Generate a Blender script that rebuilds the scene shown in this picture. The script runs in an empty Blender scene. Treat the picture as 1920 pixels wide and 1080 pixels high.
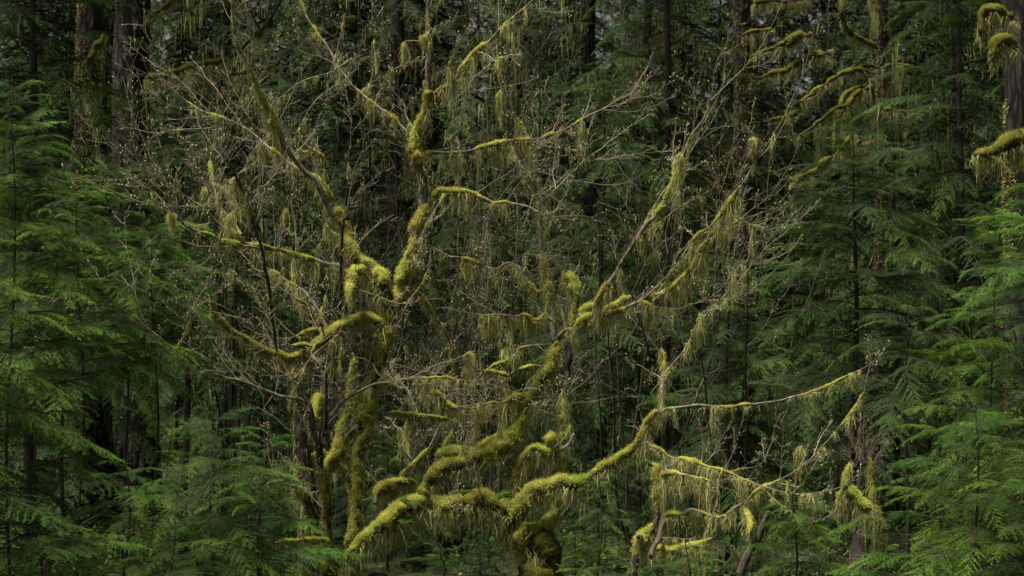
import bpy, math, numpy as np
from math import radians, pi
from mathutils import Matrix, Vector

# ------------------------------------------------------------------ camera, sky, sun, exposure
S = bpy.context.scene
H = 3.9                                    # camera height above the forest floor
cam_d = bpy.data.cameras.new('camera'); cam = bpy.data.objects.new('camera', cam_d)
S.collection.objects.link(cam); S.camera = cam
cam.location = (0, 0, H); cam.rotation_euler = (pi/2, 0, 0)
cam_d.lens = 50; cam_d.sensor_width = 36; cam_d.dof.use_dof = True; cam_d.dof.focus_distance = 15.2; cam_d.dof.aperture_fstop = 2.8; cam_d.clip_start = .1; cam_d.clip_end = 2000
FPX = 50/36*1920                           # focal length in photo pixels

W = bpy.data.worlds.new('World'); S.world = W; W.use_nodes = True
SUN_EL, SUN_AZ = radians(71), radians(-115)   # azimuth from +Y (away from camera), negative = to the left
nt = W.node_tree; nt.nodes.clear()
sky = nt.nodes.new('ShaderNodeTexSky'); sky.sky_type = 'NISHITA'; sky.sun_disc = False
sky.sun_elevation = SUN_EL; sky.sun_rotation = SUN_AZ
sky.air_density = 1.0; sky.dust_density = 6.0; sky.ozone_density = 1.0; sky.altitude = 100
bg = nt.nodes.new('ShaderNodeBackground'); bg.inputs[1].default_value = .05
wo = nt.nodes.new('ShaderNodeOutputWorld')
bw = nt.nodes.new('ShaderNodeRGBToBW'); mixc = nt.nodes.new('ShaderNodeMix'); mixc.data_type = 'RGBA'   # cloud cover takes the blue out of the sky
mixc.inputs[0].default_value = 1.0; nt.links.new(sky.outputs[0], bw.inputs[0]); nt.links.new(sky.outputs[0], mixc.inputs[6]); nt.links.new(bw.outputs[0], mixc.inputs[7])
nt.links.new(mixc.outputs[2], bg.inputs[0]); nt.links.new(bg.outputs[0], wo.inputs[0])
sun_d = bpy.data.lights.new('sun', 'SUN'); sun_d.energy = 5.0; sun_d.angle = radians(16); sun_d.color = (1, .95, .85)
sun = bpy.data.objects.new('sun', sun_d); S.collection.objects.link(sun)
sv = Vector((math.sin(SUN_AZ)*math.cos(SUN_EL), math.cos(SUN_AZ)*math.cos(SUN_EL), math.sin(SUN_EL)))
sun.rotation_euler = sv.to_track_quat('Z', 'Y').to_euler()
sun.location = sv*60
S.view_settings.view_transform = 'Standard'; S.view_settings.look = 'None'
S.view_settings.gamma = 1; S.view_settings.use_curve_mapping = False
S.view_settings.exposure = 1.35
S.render.engine = 'CYCLES'
S.cycles.use_denoising = True
S.cycles.max_bounces = 5; S.cycles.diffuse_bounces = 3; S.cycles.glossy_bounces = 2
S.cycles.transmission_bounces = 3; S.cycles.transparent_max_bounces = 4

# ------------------------------------------------------------------ helpers
rng = np.random.default_rng(11)
UP = np.array([0, 0, 1.0])

def at(px, py, d):
    """photo pixel + distance (m) along the view -> world point"""
    return np.stack([(np.asarray(px)-960)/FPX*d, np.asarray(d)*np.ones_like(np.asarray(px, float)), H-(np.asarray(py)-540)/FPX*d], -1)

def norm(v):
    return v/np.maximum(np.linalg.norm(v, axis=-1, keepdims=True), 1e-9)

def _hash(i):
    i = (i ^ 61) ^ (i >> 16); i = (i*9) & 0xffffffff; i = i ^ (i >> 4); i = (i*0x27d4eb2d) & 0xffffffff
    return ((i ^ (i >> 15)) & 0xffff)/65535.0

def vnoise(p):
    """value noise of points (...,3) in 0..1"""
    p = np.asarray(p, float); f = np.floor(p); t = p-f; t = t*t*(3-2*t); f = f.astype(np.int64)+1000
    r = 0
    for a in (0, 1):
        for b in (0, 1):
            for c in (0, 1):
                h = _hash(((f[..., 0]+a)*73856093 ^ (f[..., 1]+b)*19349663 ^ (f[..., 2]+c)*83492791) & 0xffffffff)
                w = (t[..., 0] if a else 1-t[..., 0])*(t[..., 1] if b else 1-t[..., 1])*(t[..., 2] if c else 1-t[..., 2])
                r = r+h*w
    return r

class MB:
    """collects vertices and faces, builds ONE mesh"""
    def __init__(s): s.V = []; s.F = []; s.M = []; s.A = []; s.n = 0
    def add(s, V, F, m=0, a=None):
        V = np.asarray(V, float).reshape(-1, 3)
        if len(V) == 0: return
        s.V.append(V); s.F.append((np.asarray(F, np.int64)+s.n, m)); s.n += len(V)
        s.A.append(np.full(len(V), .5) if a is None else np.broadcast_to(np.asarray(a, float), (len(V),)))
    def mesh(s, name, mats, smooth=False):
        me = bpy.data.meshes.new(name)
        V = np.concatenate(s.V); me.vertices.add(len(V)); me.vertices.foreach_set('co', V.astype(np.float32).ravel())
        tot = np.concatenate([np.full(len(f), f.shape[1]) for f, m in s.F]).astype(np.int32)
        idx = np.concatenate([f.ravel() for f, m in s.F]).astype(np.int32)
        mat = np.concatenate([np.full(len(f), m) for f, m in s.F]).astype(np.int32)
        me.loops.add(len(idx)); me.loops.foreach_set('vertex_index', idx)
        me.polygons.add(len(tot)); st = np.zeros(len(tot), np.int32); st[1:] = np.cumsum(tot)[:-1]
        me.polygons.foreach_set('loop_start', st); me.polygons.foreach_set('loop_total', tot)
        me.polygons.foreach_set('material_index', mat)
        if smooth: me.polygons.foreach_set('use_smooth', np.ones(len(tot), bool))
        at_ = me.attributes.new('rnd', 'FLOAT', 'POINT'); at_.data.foreach_set('value', np.concatenate(s.A).astype(np.float32))
        for m in (mats if isinstance(mats, (list, tuple)) else [mats]): me.materials.append(m)
        me.update(); me.validate()
        return me

def obj(name, me, parent=None, kind=None):
    o = bpy.data.objects.new(name, me); S.collection.objects.link(o)
    if parent is not None: o.parent = parent
    if kind: o['kind'] = kind
    return o

def wobj(name, me, parent, kind=None):
    """a part whose mesh is laid out in place rather than at its thing's foot"""
    o = obj(name, me, parent, kind); o.matrix_parent_inverse = Matrix.Translation(-parent.location)
    return o

def thing(name, label, cat, loc=(0, 0, 0), group=None, rz=0.):
    o = bpy.data.objects.new(name, None); S.collection.objects.link(o)
    o.empty_display_size = .2
    o.location = loc; o.rotation_euler = (0, 0, rz)
    o['label'] = label; o['category'] = cat
    if group: o['group'] = group
    return o

def frames(P):
    """parallel-transport frames along a polyline"""
    T = norm(np.gradient(P, axis=0))
    u = UP if abs(T[0] @ UP) < .9 else np.array([1., 0, 0])
    A = np.zeros_like(P); a = norm(u-T[0]*(u @ T[0]))
    for i in range(len(P)):
        a = a-T[i]*(a @ T[i]); a = a/max(np.linalg.norm(a), 1e-9); A[i] = a
    return T, A, np.cross(T, A)

def grid_faces(n, k, closed=True, off=0):
    i = np.arange(n-1)[:, None]; j = np.arange(k)[None]
    j2 = (j+1) % k
    return (np.stack([i*k+j, i*k+j2, (i+1)*k+j2, (i+1)*k+j], -1)).reshape(-1, 4)+off

def tube(P, R, ns=8):
    """R: (n,) or (n,ns). returns V (n*ns,3), F quads, normals"""
    T, A, B = frames(P); th = np.linspace(0, 2*pi, ns, endpoint=False)
    N = A[:, None]*np.cos(th)[None, :, None]+B[:, None]*np.sin(th)[None, :, None]
    R = R if np.ndim(R) == 2 else np.repeat(np.asarray(R)[:, None], ns, 1)
    V = P[:, None]+N*R[..., None]
    return V, grid_faces(len(P), ns), N

def btubes(P, R, ns=3):
    """batch of polylines (m,k,3) with radii (m,k)"""
    m, k, _ = P.shape
    T = norm(np.gradient(P, axis=1)); ref = norm(np.array([.31, .87, .38])+0*T)
    A = norm(np.cross(T, ref)); B = np.cross(T, A); th = np.arange(ns)/ns*2*pi
    V = P[:, :, None]+(A[:, :, None]*np.cos(th)[:, None]+B[:, :, None]*np.sin(th)[:, None])*R[:, :, None, None]
    F = grid_faces(k, ns)[None]+(np.arange(m)*k*ns)[:, None, None]
    return V.reshape(-1, 3), F.reshape(-1, 4)

def catmull(P, step):
    """resample control points (n,c) smoothly; first three columns are xyz"""
    P = np.asarray(P, float); Q = np.vstack([2*P[0]-P[1], P, 2*P[-1]-P[-2]]); out = []
    for i in range(1, len(Q)-2):
        p0, p1, p2, p3 = Q[i-1:i+3]; n = max(2, int(np.linalg.norm((p2-p1)[:3])/step))
        t = np.linspace(0, 1, n, endpoint=False)[:, None]
        out.append(.5*(2*p1+(p2-p0)*t+(2*p0-5*p1+4*p2-p3)*t**2+(3*p1-p0-3*p2+p3)*t**3))
    return np.vstack(out+[P[-1:]])

def grow(base, d, L, k, up=0., wob=.15):
    """batch growth of polylines -> (m,k,3)"""
    m = len(base); P = np.zeros((m, k, 3)); P[:, 0] = base; d = norm(d)
    for j in range(1, k):
        d = norm(d+UP*np.asarray(up).reshape(-1, 1)/(k-1)+rng.normal(0, wob, (m, 3)))
        P[:, j] = P[:, j-1]+d*(L/(k-1))[:, None]
    return P

def along(P, t):
    """sample batch polylines (m,k,3) at t (m,q) in 0..1 -> pos, tangent"""
    m, k, _ = P.shape; x = np.clip(t, 0, .9999)*(k-1); i = x.astype(int); f = (x-i)[..., None]; mi = np.arange(m)[:, None]
    a, b = P[mi, i], P[mi, i+1]
    return a*(1-f)+b*f, norm(b-a)

def blades(p, d, l, w):
    """one triangle per blade"""
    m = len(p); t = norm(np.cross(d, rng.normal(size=(m, 3))))*w[:, None]*.5
    V = np.stack([p-t, p+t, p+d*l[:, None]], 1).reshape(-1, 3)
    return V, np.arange(m*3).reshape(-1, 3)

def strands(p, L, w, seg=3, wav=.12):
    """hanging ribbons: start p (m,3), length, width"""
    m = len(p); j = np.arange(seg+1)/seg
    a = rng.uniform(0, 2*pi, m); q = np.stack([np.cos(a), np.sin(a), 0*a], -1)
    b = rng.uniform(0, 2*pi, m); o = np.stack([np.cos(b), np.sin(b), 0*b], -1); ph = rng.uniform(0, 6, m)
    C = p[:, None]-UP*(L[:, None]*j)[..., None]+o[:, None]*((np.sin(ph[:, None]+j*rng.uniform(2, 9, (m, 1)))-np.sin(ph)[:, None])*wav*np.minimum(L, .25)[:, None]*.7)[..., None]
    C = C+o[:, None]*((rng.normal(0, .13, m)*np.minimum(L, .3))[:, None]*j**1.5)[..., None]
    ww = w[:, None]*(1-.8*j)[None]*.5
    V = np.stack([C-q[:, None]*ww[..., None], C+q[:, None]*ww[..., None]], 2).reshape(-1, 3)
    f = (np.arange(seg)[:, None]*2+np.array([0, 1, 3, 2]))
    F = (f[None]+(np.arange(m)*(seg+1)*2)[:, None, None]).reshape(-1, 4)
    return V, F, (seg+1)*2

# ------------------------------------------------------------------ materials (all procedural)
def nodes(name):
    m = bpy.data.materials.new(name); m.use_nodes = True; t = m.node_tree; t.nodes.clear()
    return m, t, (lambda ty, **k: _new(t, ty, k))
def _new(t, ty, k):
    n = t.nodes.new(ty)
    for a, b in k.items(): setattr(n, a, b)
    return n

def ramp(t, stops):
    r = t.nodes.new('ShaderNodeValToRGB'); e = r.color_ramp.elements
    while len(e) < len(stops): e.new(.5)
    for x, (p, c) in zip(e, stops): x.position = p; x.color = (*c, 1)
    return r

def leaf_mat(name, stops, transl=.35, gloss=.0, scale=3., rough=.5, objrand=.25, tints=None):
    """thin foliage: diffuse + translucent, colour by per-blade random and soft noise in object space"""
    m, t, N = nodes(name); L = t.links.new
    at_ = N('ShaderNodeAttribute', attribute_name='rnd'); tc = N('ShaderNodeTexCoord')
    nz = N('ShaderNodeTexNoise'); nz.inputs['Scale'].default_value = scale; nz.inputs['Detail'].default_value = 3
    L(tc.outputs['Object'], nz.inputs['Vector'])
    oi = N('ShaderNodeObjectInfo')
    a = N('ShaderNodeMath', operation='MULTIPLY'); L(at_.outputs['Fac'], a.inputs[0]); a.inputs[1].default_value = .45
    b = N('ShaderNodeMath', operation='MULTIPLY_ADD'); L(nz.outputs['Fac'], b.inputs[0]); b.inputs[1].default_value = .8; L(a.outputs[0], b.inputs[2])
    c = N('ShaderNodeMath', operation='MULTIPLY_ADD'); L(oi.outputs['Random'], c.inputs[0]); c.inputs[1].default_value = objrand; L(b.outputs[0], c.inputs[2])
    d = N('ShaderNodeMath', operation='SUBTRACT'); L(c.outputs[0], d.inputs[0]); d.inputs[1].default_value = .1+objrand/2
    r = ramp(t, stops); L(d.outputs[0], r.inputs[0]); colr = r.outputs[0]
    if tints:                                        # other moss species and dead brown patches
        n2 = N('ShaderNodeTexNoise'); n2.inputs['Scale'].default_value = 2.2; n2.inputs['Detail'].default_value = 4; L(tc.outputs['Object'], n2.inputs['Vector'])
        r2 = ramp(t, tints); L(n2.outputs['Fac'], r2.inputs[0]); mm_ = N('ShaderNodeMix', data_type='RGBA', blend_type='MULTIPLY'); mm_.inputs[0].default_value = 1
        L(colr, mm_.inputs[6]); L(r2.outputs[0], mm_.inputs[7]); colr = mm_.outputs[2]
    df = N('ShaderNodeBsdfDiffuse'); tr = N('ShaderNodeBsdfTranslucent'); mx = N('ShaderNodeMixShader'); mx.inputs[0].default_value = transl
    L(colr, df.inputs[0]); L(colr, tr.inputs[0]); L(df.outputs[0], mx.inputs[1]); L(tr.outputs[0], mx.inputs[2])
    out = mx.outputs[0]
    if gloss:
        gl = N('ShaderNodeBsdfGlossy'); gl.inputs['Roughness'].default_value = rough; gl.inputs[0].default_value = (.8, .9, .8, 1)
        fr = N('ShaderNodeFresnel'); fr.inputs[0].default_value = 1.4
        g2 = N('ShaderNodeMath', operation='MULTIPLY'); L(fr.outputs[0], g2.inputs[0]); g2.inputs[1].default_value = gloss
        m2 = N('ShaderNodeMixShader'); L(g2.outputs[0], m2.inputs[0]); L(out, m2.inputs[1]); L(gl.outputs[0], m2.inputs[2]); out = m2.outputs[0]
    o = N('ShaderNodeOutputMaterial'); L(out, o.inputs[0])
    return m

def bark_mat(name, stops, sx=9., sz=2., bump=.6, rough=.9, plates=0):
    m, t, N = nodes(name); L = t.links.new
    tc = N('ShaderNodeTexCoord'); mp = N('ShaderNodeMapping'); mp.inputs['Scale'].default_value = (sx, sx, sz)
    L(tc.outputs['Object'], mp.inputs[0])
    nz = N('ShaderNodeTexNoise'); nz.inputs['Scale'].default_value = 1.; nz.inputs['Detail'].default_value = 6; nz.inputs['Roughness'].default_value = .65
    L(mp.outputs[0], nz.inputs['Vector'])
    hgt = nz.outputs['Fac']
    if plates:
        vo = N('ShaderNodeTexVoronoi', feature='DISTANCE_TO_EDGE'); vo.inputs['Scale'].default_value = plates
        dm = N('ShaderNodeMix', data_type='RGBA'); dm.inputs[0].default_value = .12; L(mp.outputs[0], dm.inputs[6]); L(nz.outputs['Color'], dm.inputs[7]); L(dm.outputs[2], vo.inputs['Vector'])
        cl = N('ShaderNodeMapRange'); cl.inputs[1].default_value = 0; cl.inputs[2].default_value = .22; cl.inputs[3].default_value = -.28; cl.inputs[4].default_value = .06; L(vo.outputs['Distance'], cl.inputs[0])
        ad = N('ShaderNodeMath', operation='ADD'); L(nz.outputs['Fac'], ad.inputs[0]); L(cl.outputs[0], ad.inputs[1]); hgt = ad.outputs[0]
    r = ramp(t, stops); L(hgt, r.inputs[0])
    bs = N('ShaderNodeBsdfPrincipled'); bs.inputs['Roughness'].default_value = rough; bs.inputs['Specular IOR Level'].default_value = .15
    L(r.outputs[0], bs.inputs['Base Color'])
    bp = N('ShaderNodeBump'); bp.inputs['Strength'].default_value = bump; bp.inputs['Distance'].default_value = .03
    L(hgt, bp.inputs['Height']); L(bp.outputs[0], bs.inputs['Normal'])
    o = N('ShaderNodeOutputMaterial'); L(bs.outputs[0], o.inputs[0])
    return m

M = {}
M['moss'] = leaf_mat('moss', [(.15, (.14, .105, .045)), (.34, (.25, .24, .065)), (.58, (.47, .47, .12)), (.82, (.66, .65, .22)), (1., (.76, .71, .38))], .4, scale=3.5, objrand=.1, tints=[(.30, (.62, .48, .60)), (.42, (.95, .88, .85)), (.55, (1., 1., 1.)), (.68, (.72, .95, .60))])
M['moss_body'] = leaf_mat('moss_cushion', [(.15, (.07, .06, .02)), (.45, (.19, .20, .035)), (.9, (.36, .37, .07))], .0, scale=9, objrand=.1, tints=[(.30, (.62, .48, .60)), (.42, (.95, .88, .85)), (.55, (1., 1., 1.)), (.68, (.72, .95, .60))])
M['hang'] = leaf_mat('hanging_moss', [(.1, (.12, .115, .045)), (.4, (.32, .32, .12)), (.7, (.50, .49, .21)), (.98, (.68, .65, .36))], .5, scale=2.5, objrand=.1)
M['moss_old'] = leaf_mat('shaded_moss', [(.1, (.06, .05, .02)), (.4, (.12, .115, .03)), (.75, (.22, .21, .05)), (.98, (.30, .27, .10))], .35, scale=3.5, objrand=.1)  # olive-brown moss, its colour also darkened to stand for shade on far limbs
M['moss_body_olive_shaded'] = leaf_mat('shaded_moss_cushion', [(.15, (.035, .03, .010)), (.5, (.08, .08, .014)), (.9, (.14, .14, .03))], .0, scale=9, objrand=.1)
M['wood'] = bark_mat('maple_bark', [(.3, (.04, .034, .025)), (.5, (.11, .095, .07)), (.72, (.26, .245, .20))], 14, 10, .4)
M['darkwood'] = bark_mat('dark_bark', [(.3, (.012, .010, .008)), (.6, (.04, .032, .025)), (.8, (.08, .065, .05))], 12, 5, .5)
M['twig'] = leaf_mat('twig_bark', [(.1, (.055, .046, .030)), (.5, (.13, .112, .075)), (.9, (.27, .245, .175))], 0, scale=1.5, objrand=.3)
M['deadtwig'] = leaf_mat('dead_twig_bark', [(.1, (.035, .028, .02)), (.6, (.085, .07, .05)), (.9, (.16, .14, .10))], 0, scale=2)
M['bud'] = leaf_mat('leaf_bud', [(.1, (.30, .32, .10)), (.6, (.48, .50, .20)), (.95, (.56, .52, .32))], .3, scale=2)
M['needle'] = leaf_mat('hemlock_needles', [(.1, (.006, .021, .0025)), (.4, (.018, .055, .005)), (.68, (.054, .125, .009)), (.97, (.155, .26, .020))], .35, .03, scale=1.2, objrand=.35)
M['needle_shaded'] = leaf_mat('shade_toned_hemlock_needles', [(.1, (.007, .021, .004)), (.4, (.019, .048, .007)), (.7, (.043, .092, .012)), (.98, (.10, .17, .022))], .35, .03, scale=1.2, objrand=.35)  # needles with the shade of the rear trees put into their colour
M['needle_old'] = leaf_mat('old_conifer_needles', [(.1, (.012, .026, .010)), (.5, (.032, .056, .021)), (.95, (.075, .105, .040))], .35, .0, scale=.5, objrand=.3)
M['fern'] = leaf_mat('fern_leaf', [(.1, (.022, .045, .006)), (.5, (.045, .08, .010)), (.95, (.08, .13, .02))], .4, .0, scale=2)
M['oldbark'] = bark_mat('old_conifer_bark', [(.34, (.005, .004, .0035)), (.5, (.018, .014, .0125)), (.66, (.045, .038, .036)), (.82, (.10, .09, .09))], 15, 3.2, 1., plates=.7)
M['redbark'] = bark_mat('reddish_bark', [(.34, (.008, .004, .003)), (.5, (.030, .016, .013)), (.64, (.065, .042, .040)), (.82, (.16, .14, .15))], 12, 5, 1., plates=.8)
M['deadwood'] = bark_mat('dead_wood', [(.3, (.02, .015, .010)), (.55, (.06, .046, .032)), (.75, (.15, .13, .10))], 16, 6, .6)
M['soil'] = bark_mat('forest_floor', [(.3, (.012, .011, .007)), (.55, (.03, .032, .012)), (.75, (.05, .06, .016))], 2, 2, .8)
M['litter'] = leaf_mat('undergrowth_leaf', [(.1, (.02, .055, .012)), (.5, (.045, .095, .02)), (.8, (.09, .10, .03)), (.97, (.13, .09, .045))], .35, scale=.8)

# ------------------------------------------------------------------ the forest floor
def ground_z(x, y):
    p = np.stack([np.asarray(x)*.12, np.asarray(y)*.12, 0*np.asarray(x, float)], -1)
    return (vnoise(p)-.5)*.9+(vnoise(p*4+9)-.5)*.18
gx = np.concatenate([np.linspace(-300, -40, 14), np.linspace(-36, 36, 110), np.linspace(40, 300, 14)])
gy = np.concatenate([np.linspace(-120, -12, 8), np.linspace(-8, 70, 120), np.linspace(80, 400, 14)])
X, Y = np.meshgrid(gx, gy); b = MB()
b.add(np.stack([X, Y, ground_z(X, Y)], -1), grid_faces(len(gy), len(gx))[np.arange((len(gy)-1)*len(gx)) % len(gx) != len(gx)-1][:, ::-1])
g = obj('ground', b.mesh('ground', M['soil'], True)); g['kind'] = 'structure'

# low leafy undergrowth nobody could count
n = 60000; x = rng.uniform(-14, 14, n); y = 9+rng.uniform(0, 1, n)**1.3*36
p = np.stack([x, y, ground_z(x, y)-.02], -1); keep = vnoise(p*np.array([.7, .7, 0])) > .22; p = p[keep]; n = len(p)
d = norm(rng.normal(size=(n, 3))*np.array([1, 1, .5])+UP*.8)
l = rng.uniform(.12, .8, n); mid = p+d*l[:, None]; b = MB()
for k in range(3):
    q = p+d*(l*rng.uniform(.4, 1, n))[:, None]; e = norm(rng.normal(size=(n, 3))*np.array([1, 1, .35])); s = norm(np.cross(e, UP))*rng.uniform(.012, .03, (n, 1))
    L_ = rng.uniform(.05, .14, (n, 1))
    b.add(np.stack([q, q+e*L_*.5+s, q+e*L_, q+e*L_*.5-s], 1), np.arange(n*4).reshape(-1, 4), 0, np.repeat(rng.random(n), 4))
V, F = blades(p, d, l, np.full(n, .008)); b.add(V, F, 0, .2)
u = obj('undergrowth', b.mesh('undergrowth', M['litter'])); u['kind'] = 'stuff'; u['label'] = 'low dark leafy undergrowth covering the forest floor'; u['category'] = 'undergrowth'

# ------------------------------------------------------------------ hemlock boughs (shared meshes)
def make_bough(L, seed, sp1=.05, sp2=.019, nsp=.0075, nl=.0125, nw=.0050, droop=.22, tip=.12, full=.42, mats=None, wood=.009, raw=False):
    """flat lacy spray along +X, drooping towards the tip"""
    global rng
    keep = rng; rng = np.random.default_rng(seed)
    k = 9; t = np.linspace(0, 1, k)
    ax = np.stack([L*t, .05*L*np.sin(t*4+seed), L*(.10*t-droop*t**2-tip*t**4)], -1)[None]
    ax += rng.normal(0, .008*L, ax.shape)*t[None, :, None]
    n1 = int(L/sp1)*2; t1 = np.sort(rng.uniform(.06, .995, n1)); side = np.where(np.arange(n1) % 2, 1, -1)
    p1, T1 = along(ax, t1[None]); p1, T1 = p1[0], T1[0]
    env = np.minimum(1, (t1+.02)/.22)**.8*(1-t1)**.75+.05
    l1 = full*1.1*L*env*rng.uniform(.35, 1.15, n1)
    lat = norm(np.cross(UP, T1))*side[:, None]
    d1 = T1*.62+lat*.78+UP*rng.normal(-.02, .10, (n1, 1))
    P1 = grow(p1, d1, l1, 6, up=-.45+rng.normal(0, .16, n1), wob=.06)
    # second order
    q = max(3, int(np.mean(l1)/sp2)); t2 = np.clip((np.arange(q)+.5)/q+rng.uniform(-.4, .4, (n1, q))/q, .03, .99)
    p2, T2 = along(P1, t2); s2 = np.where((np.arange(q)+np.arange(n1)[:, None]) % 2, 1, -1)[..., None]
    lat2 = norm(np.cross(UP, T2))*s2
    l2 = (l1[:, None]*.21*(1-t2)**.6+.016)*rng.uniform(.45, 1.2, t2.shape)
    d2 = T2*.66+lat2*.75+UP*rng.normal(0, .12, t2.shape)[..., None]
    P2 = grow(p2.reshape(-1, 3), d2.reshape(-1, 3), l2.ravel(), 3, up=-.15, wob=.05)
    bb = MB()
    V, F, _ = tube(ax[0], np.linspace(wood, .002, k)*L/1.6, 5); bb.add(V, F, 1)
    V, F = btubes(P1, np.linspace(.0028, .0012, 6)[None]*np.ones((n1, 1)), 3); bb.add(V, F, 1)
    # needles, two-ranked
    def needles(P, Ls, rnd):
        m = len(P); cnt = max(2, int(np.percentile(Ls, 70)/nsp)); t = (np.arange(cnt)+rng.random((m, cnt)))/cnt
        keepm = np.arange(cnt)[None] < np.maximum(2, (Ls/nsp).astype(int))[:, None]
        tt = np.where(keepm, t*cnt/np.clip((Ls/nsp).astype(int), 2, cnt)[:, None], 0); keepm &= tt < 1
        pp, TT = along(P, tt)
        for sgn in (-1, 1):
            la = norm(np.cross(UP, TT))*sgn
            dd = norm(TT*rng.uniform(.25, .7, tt.shape)[..., None]+la+UP*rng.normal(.05, .22, tt.shape)[..., None])
            a = pp[keepm]; dd = dd[keepm]; tv = TT[keepm]*nw*.5; ln = nl*rng.uniform(.6, 1.15, len(a))
            V = np.stack([a-tv, a+tv, a+dd*ln[:, None]], 1).reshape(-1, 3)
            bb.add(V, np.arange(len(V)).reshape(-1, 3), 0, np.repeat(np.broadcast_to(rnd[:, None], tt.shape)[keepm]+rng.uniform(-.15, .15, len(a)), 3))
    r1 = .25+.5*t1+rng.uniform(-.1, .1, n1)
    needles(P1, l1, r1); needles(P2, l2.ravel(), np.repeat(r1, q)+rng.uniform(-.1, .25, len(P2)))
    rng = keep
    if raw: return bb
    return bb.mesh('bough', mats or [M['needle'], M['darkwood']])

BOUGHS = [make_bough(1.6, 100+i, droop=dr, tip=tp, full=fu) for i, (dr, tp, fu) in enumerate([(.20, .12, .42), (.32, .14, .36), (.14, .2, .46), (.42, .12, .38), (.26, .25, .34), (.1, .3, .40), (.36, .3, .44)])]

BOUGHS_SHADED = []
for me_ in BOUGHS:                                   # darker needle colour stands in for shade on hemlocks further back
    c_ = me_.copy(); c_.materials[0] = M['needle_shaded']; BOUGHS_SHADED.append(c_)

def hemlock(label, x, y, top, low, spread, name='hemlock_sapling', group='young hemlocks', trunk_r=.03, spacing=.075, zmin=0, azf=None, lean=(0, 0), seed=0, scale_top=.22, rise=.25, shape=.8, base=None, deep=False):
    """young hemlock: trunk + individual boughs. top = height of leader, low = height of lowest bough"""
    r = np.random.default_rng(500+seed); z0 = float(ground_z(x, y)) if base is None else base
    t = thing(name, label, 'tree', (x, y, z0-.1), group)
    hh = top-z0+.1; zz = np.linspace(0, 1, 24); P = np.stack([lean[0]*zz**2+.03*np.sin(zz*9+seed), lean[1]*zz**2+.03*np.cos(zz*7+seed), hh*zz], -1)
    b = MB(); V, F, _ = tube(P, trunk_r*(1-zz)**.8+.004, 7); b.add(V, F); obj('trunk', b.mesh('trunk', M['darkwood'], True), t)
    z = top-.12; az = r.uniform(0, 6)
    while z > low:
        f = (top-z)/(top-low)
        L = spread*(scale_top+(1-scale_top)*min(1, f*1.15)**shape)*r.uniform(.65, 1.12)
        az += 2.4+r.uniform(-.5, .5)
        if azf is None or azf(az):
            i = (z-z0+.1)/hh; pos = np.array([np.interp(i, zz, P[:, c]) for c in range(3)])
            o = obj('bough', (BOUGHS_SHADED if deep else BOUGHS)[r.integers(len(BOUGHS))], t)
            o.location = pos; s = L/1.6
            o.scale = (s, s*r.uniform(.85, 1.1), s*r.uniform(.8, 1.2))
            o.rotation_euler = (r.normal(0, .22), -rise*(1-f)*1.6+r.normal(.02, .17), az)
        z -= spacing*.72*r.uniform(.5, 1.5)*(0.6+.7*f)
    return t

# ------------------------------------------------------------------ mossy limbs
LIMBS = {}
MAPLE_D = 16.0

def mask1(s, cov, seed, f=1.6):
    """patchy moss cover along a limb: 0..1"""
    v = .65*vnoise(np.stack([s*f, 0*s+seed*7.3, 0*s], -1))+.35*vnoise(np.stack([s*f*3.1, 0*s+seed*3.7, 0*s+5], -1))
    lo = np.quantile(v, max(0, 1-cov)) if cov < .98 else -1
    return np.clip((v-lo)/.17+.25, 0, 1)

def limb(tree, key, pts, d1=0., frm=None, D=MAPLE_D, d0=0., moss=.8, drape=.5, dl=.14, twig=0., tlen=(.5, 1.2), name='limb', bare=.55, fuzz=1., bark='wood', label=None, tup=.5, mossmat='moss', side=None):
    """pts: 'x,y,r x,y,r ...' in photo pixels at distance D; depth offset runs d0 -> d1 along the limb"""
    a = np.array([[float(v) for v in w.split(',')] for w in pts.split()])
    if frm:
        q = LIMBS[frm]; i = np.argmin((q[:, 0]-a[0, 0])**2+(q[:, 1]-a[0, 1])**2); d0 = q[i, 2]-D
    if side is None: side = .8 if tree.name.startswith('mossy_maple') or tree.name.startswith('mossy_shrub') else 0
    s = np.r_[0, np.cumsum(np.hypot(*np.diff(a[:, :2], axis=0).T))]; s /= s[-1]
    dep = D+d0+(d1-d0)*s if frm else D+d0+(d1-d0)*s
    LIMBS[key] = np.stack([np.interp(np.linspace(0, 1, 200), s, c) for c in (a[:, 0], a[:, 1], dep)], -1)
    C = np.c_[at(a[:, 0], a[:, 1], dep), a[:, 2]*dep/FPX]
    return limb_core(tree, key, catmull(C, .035), moss, drape, dl, twig, tlen, name, bare, fuzz, bark, label, tup, mossmat, side)

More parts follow.
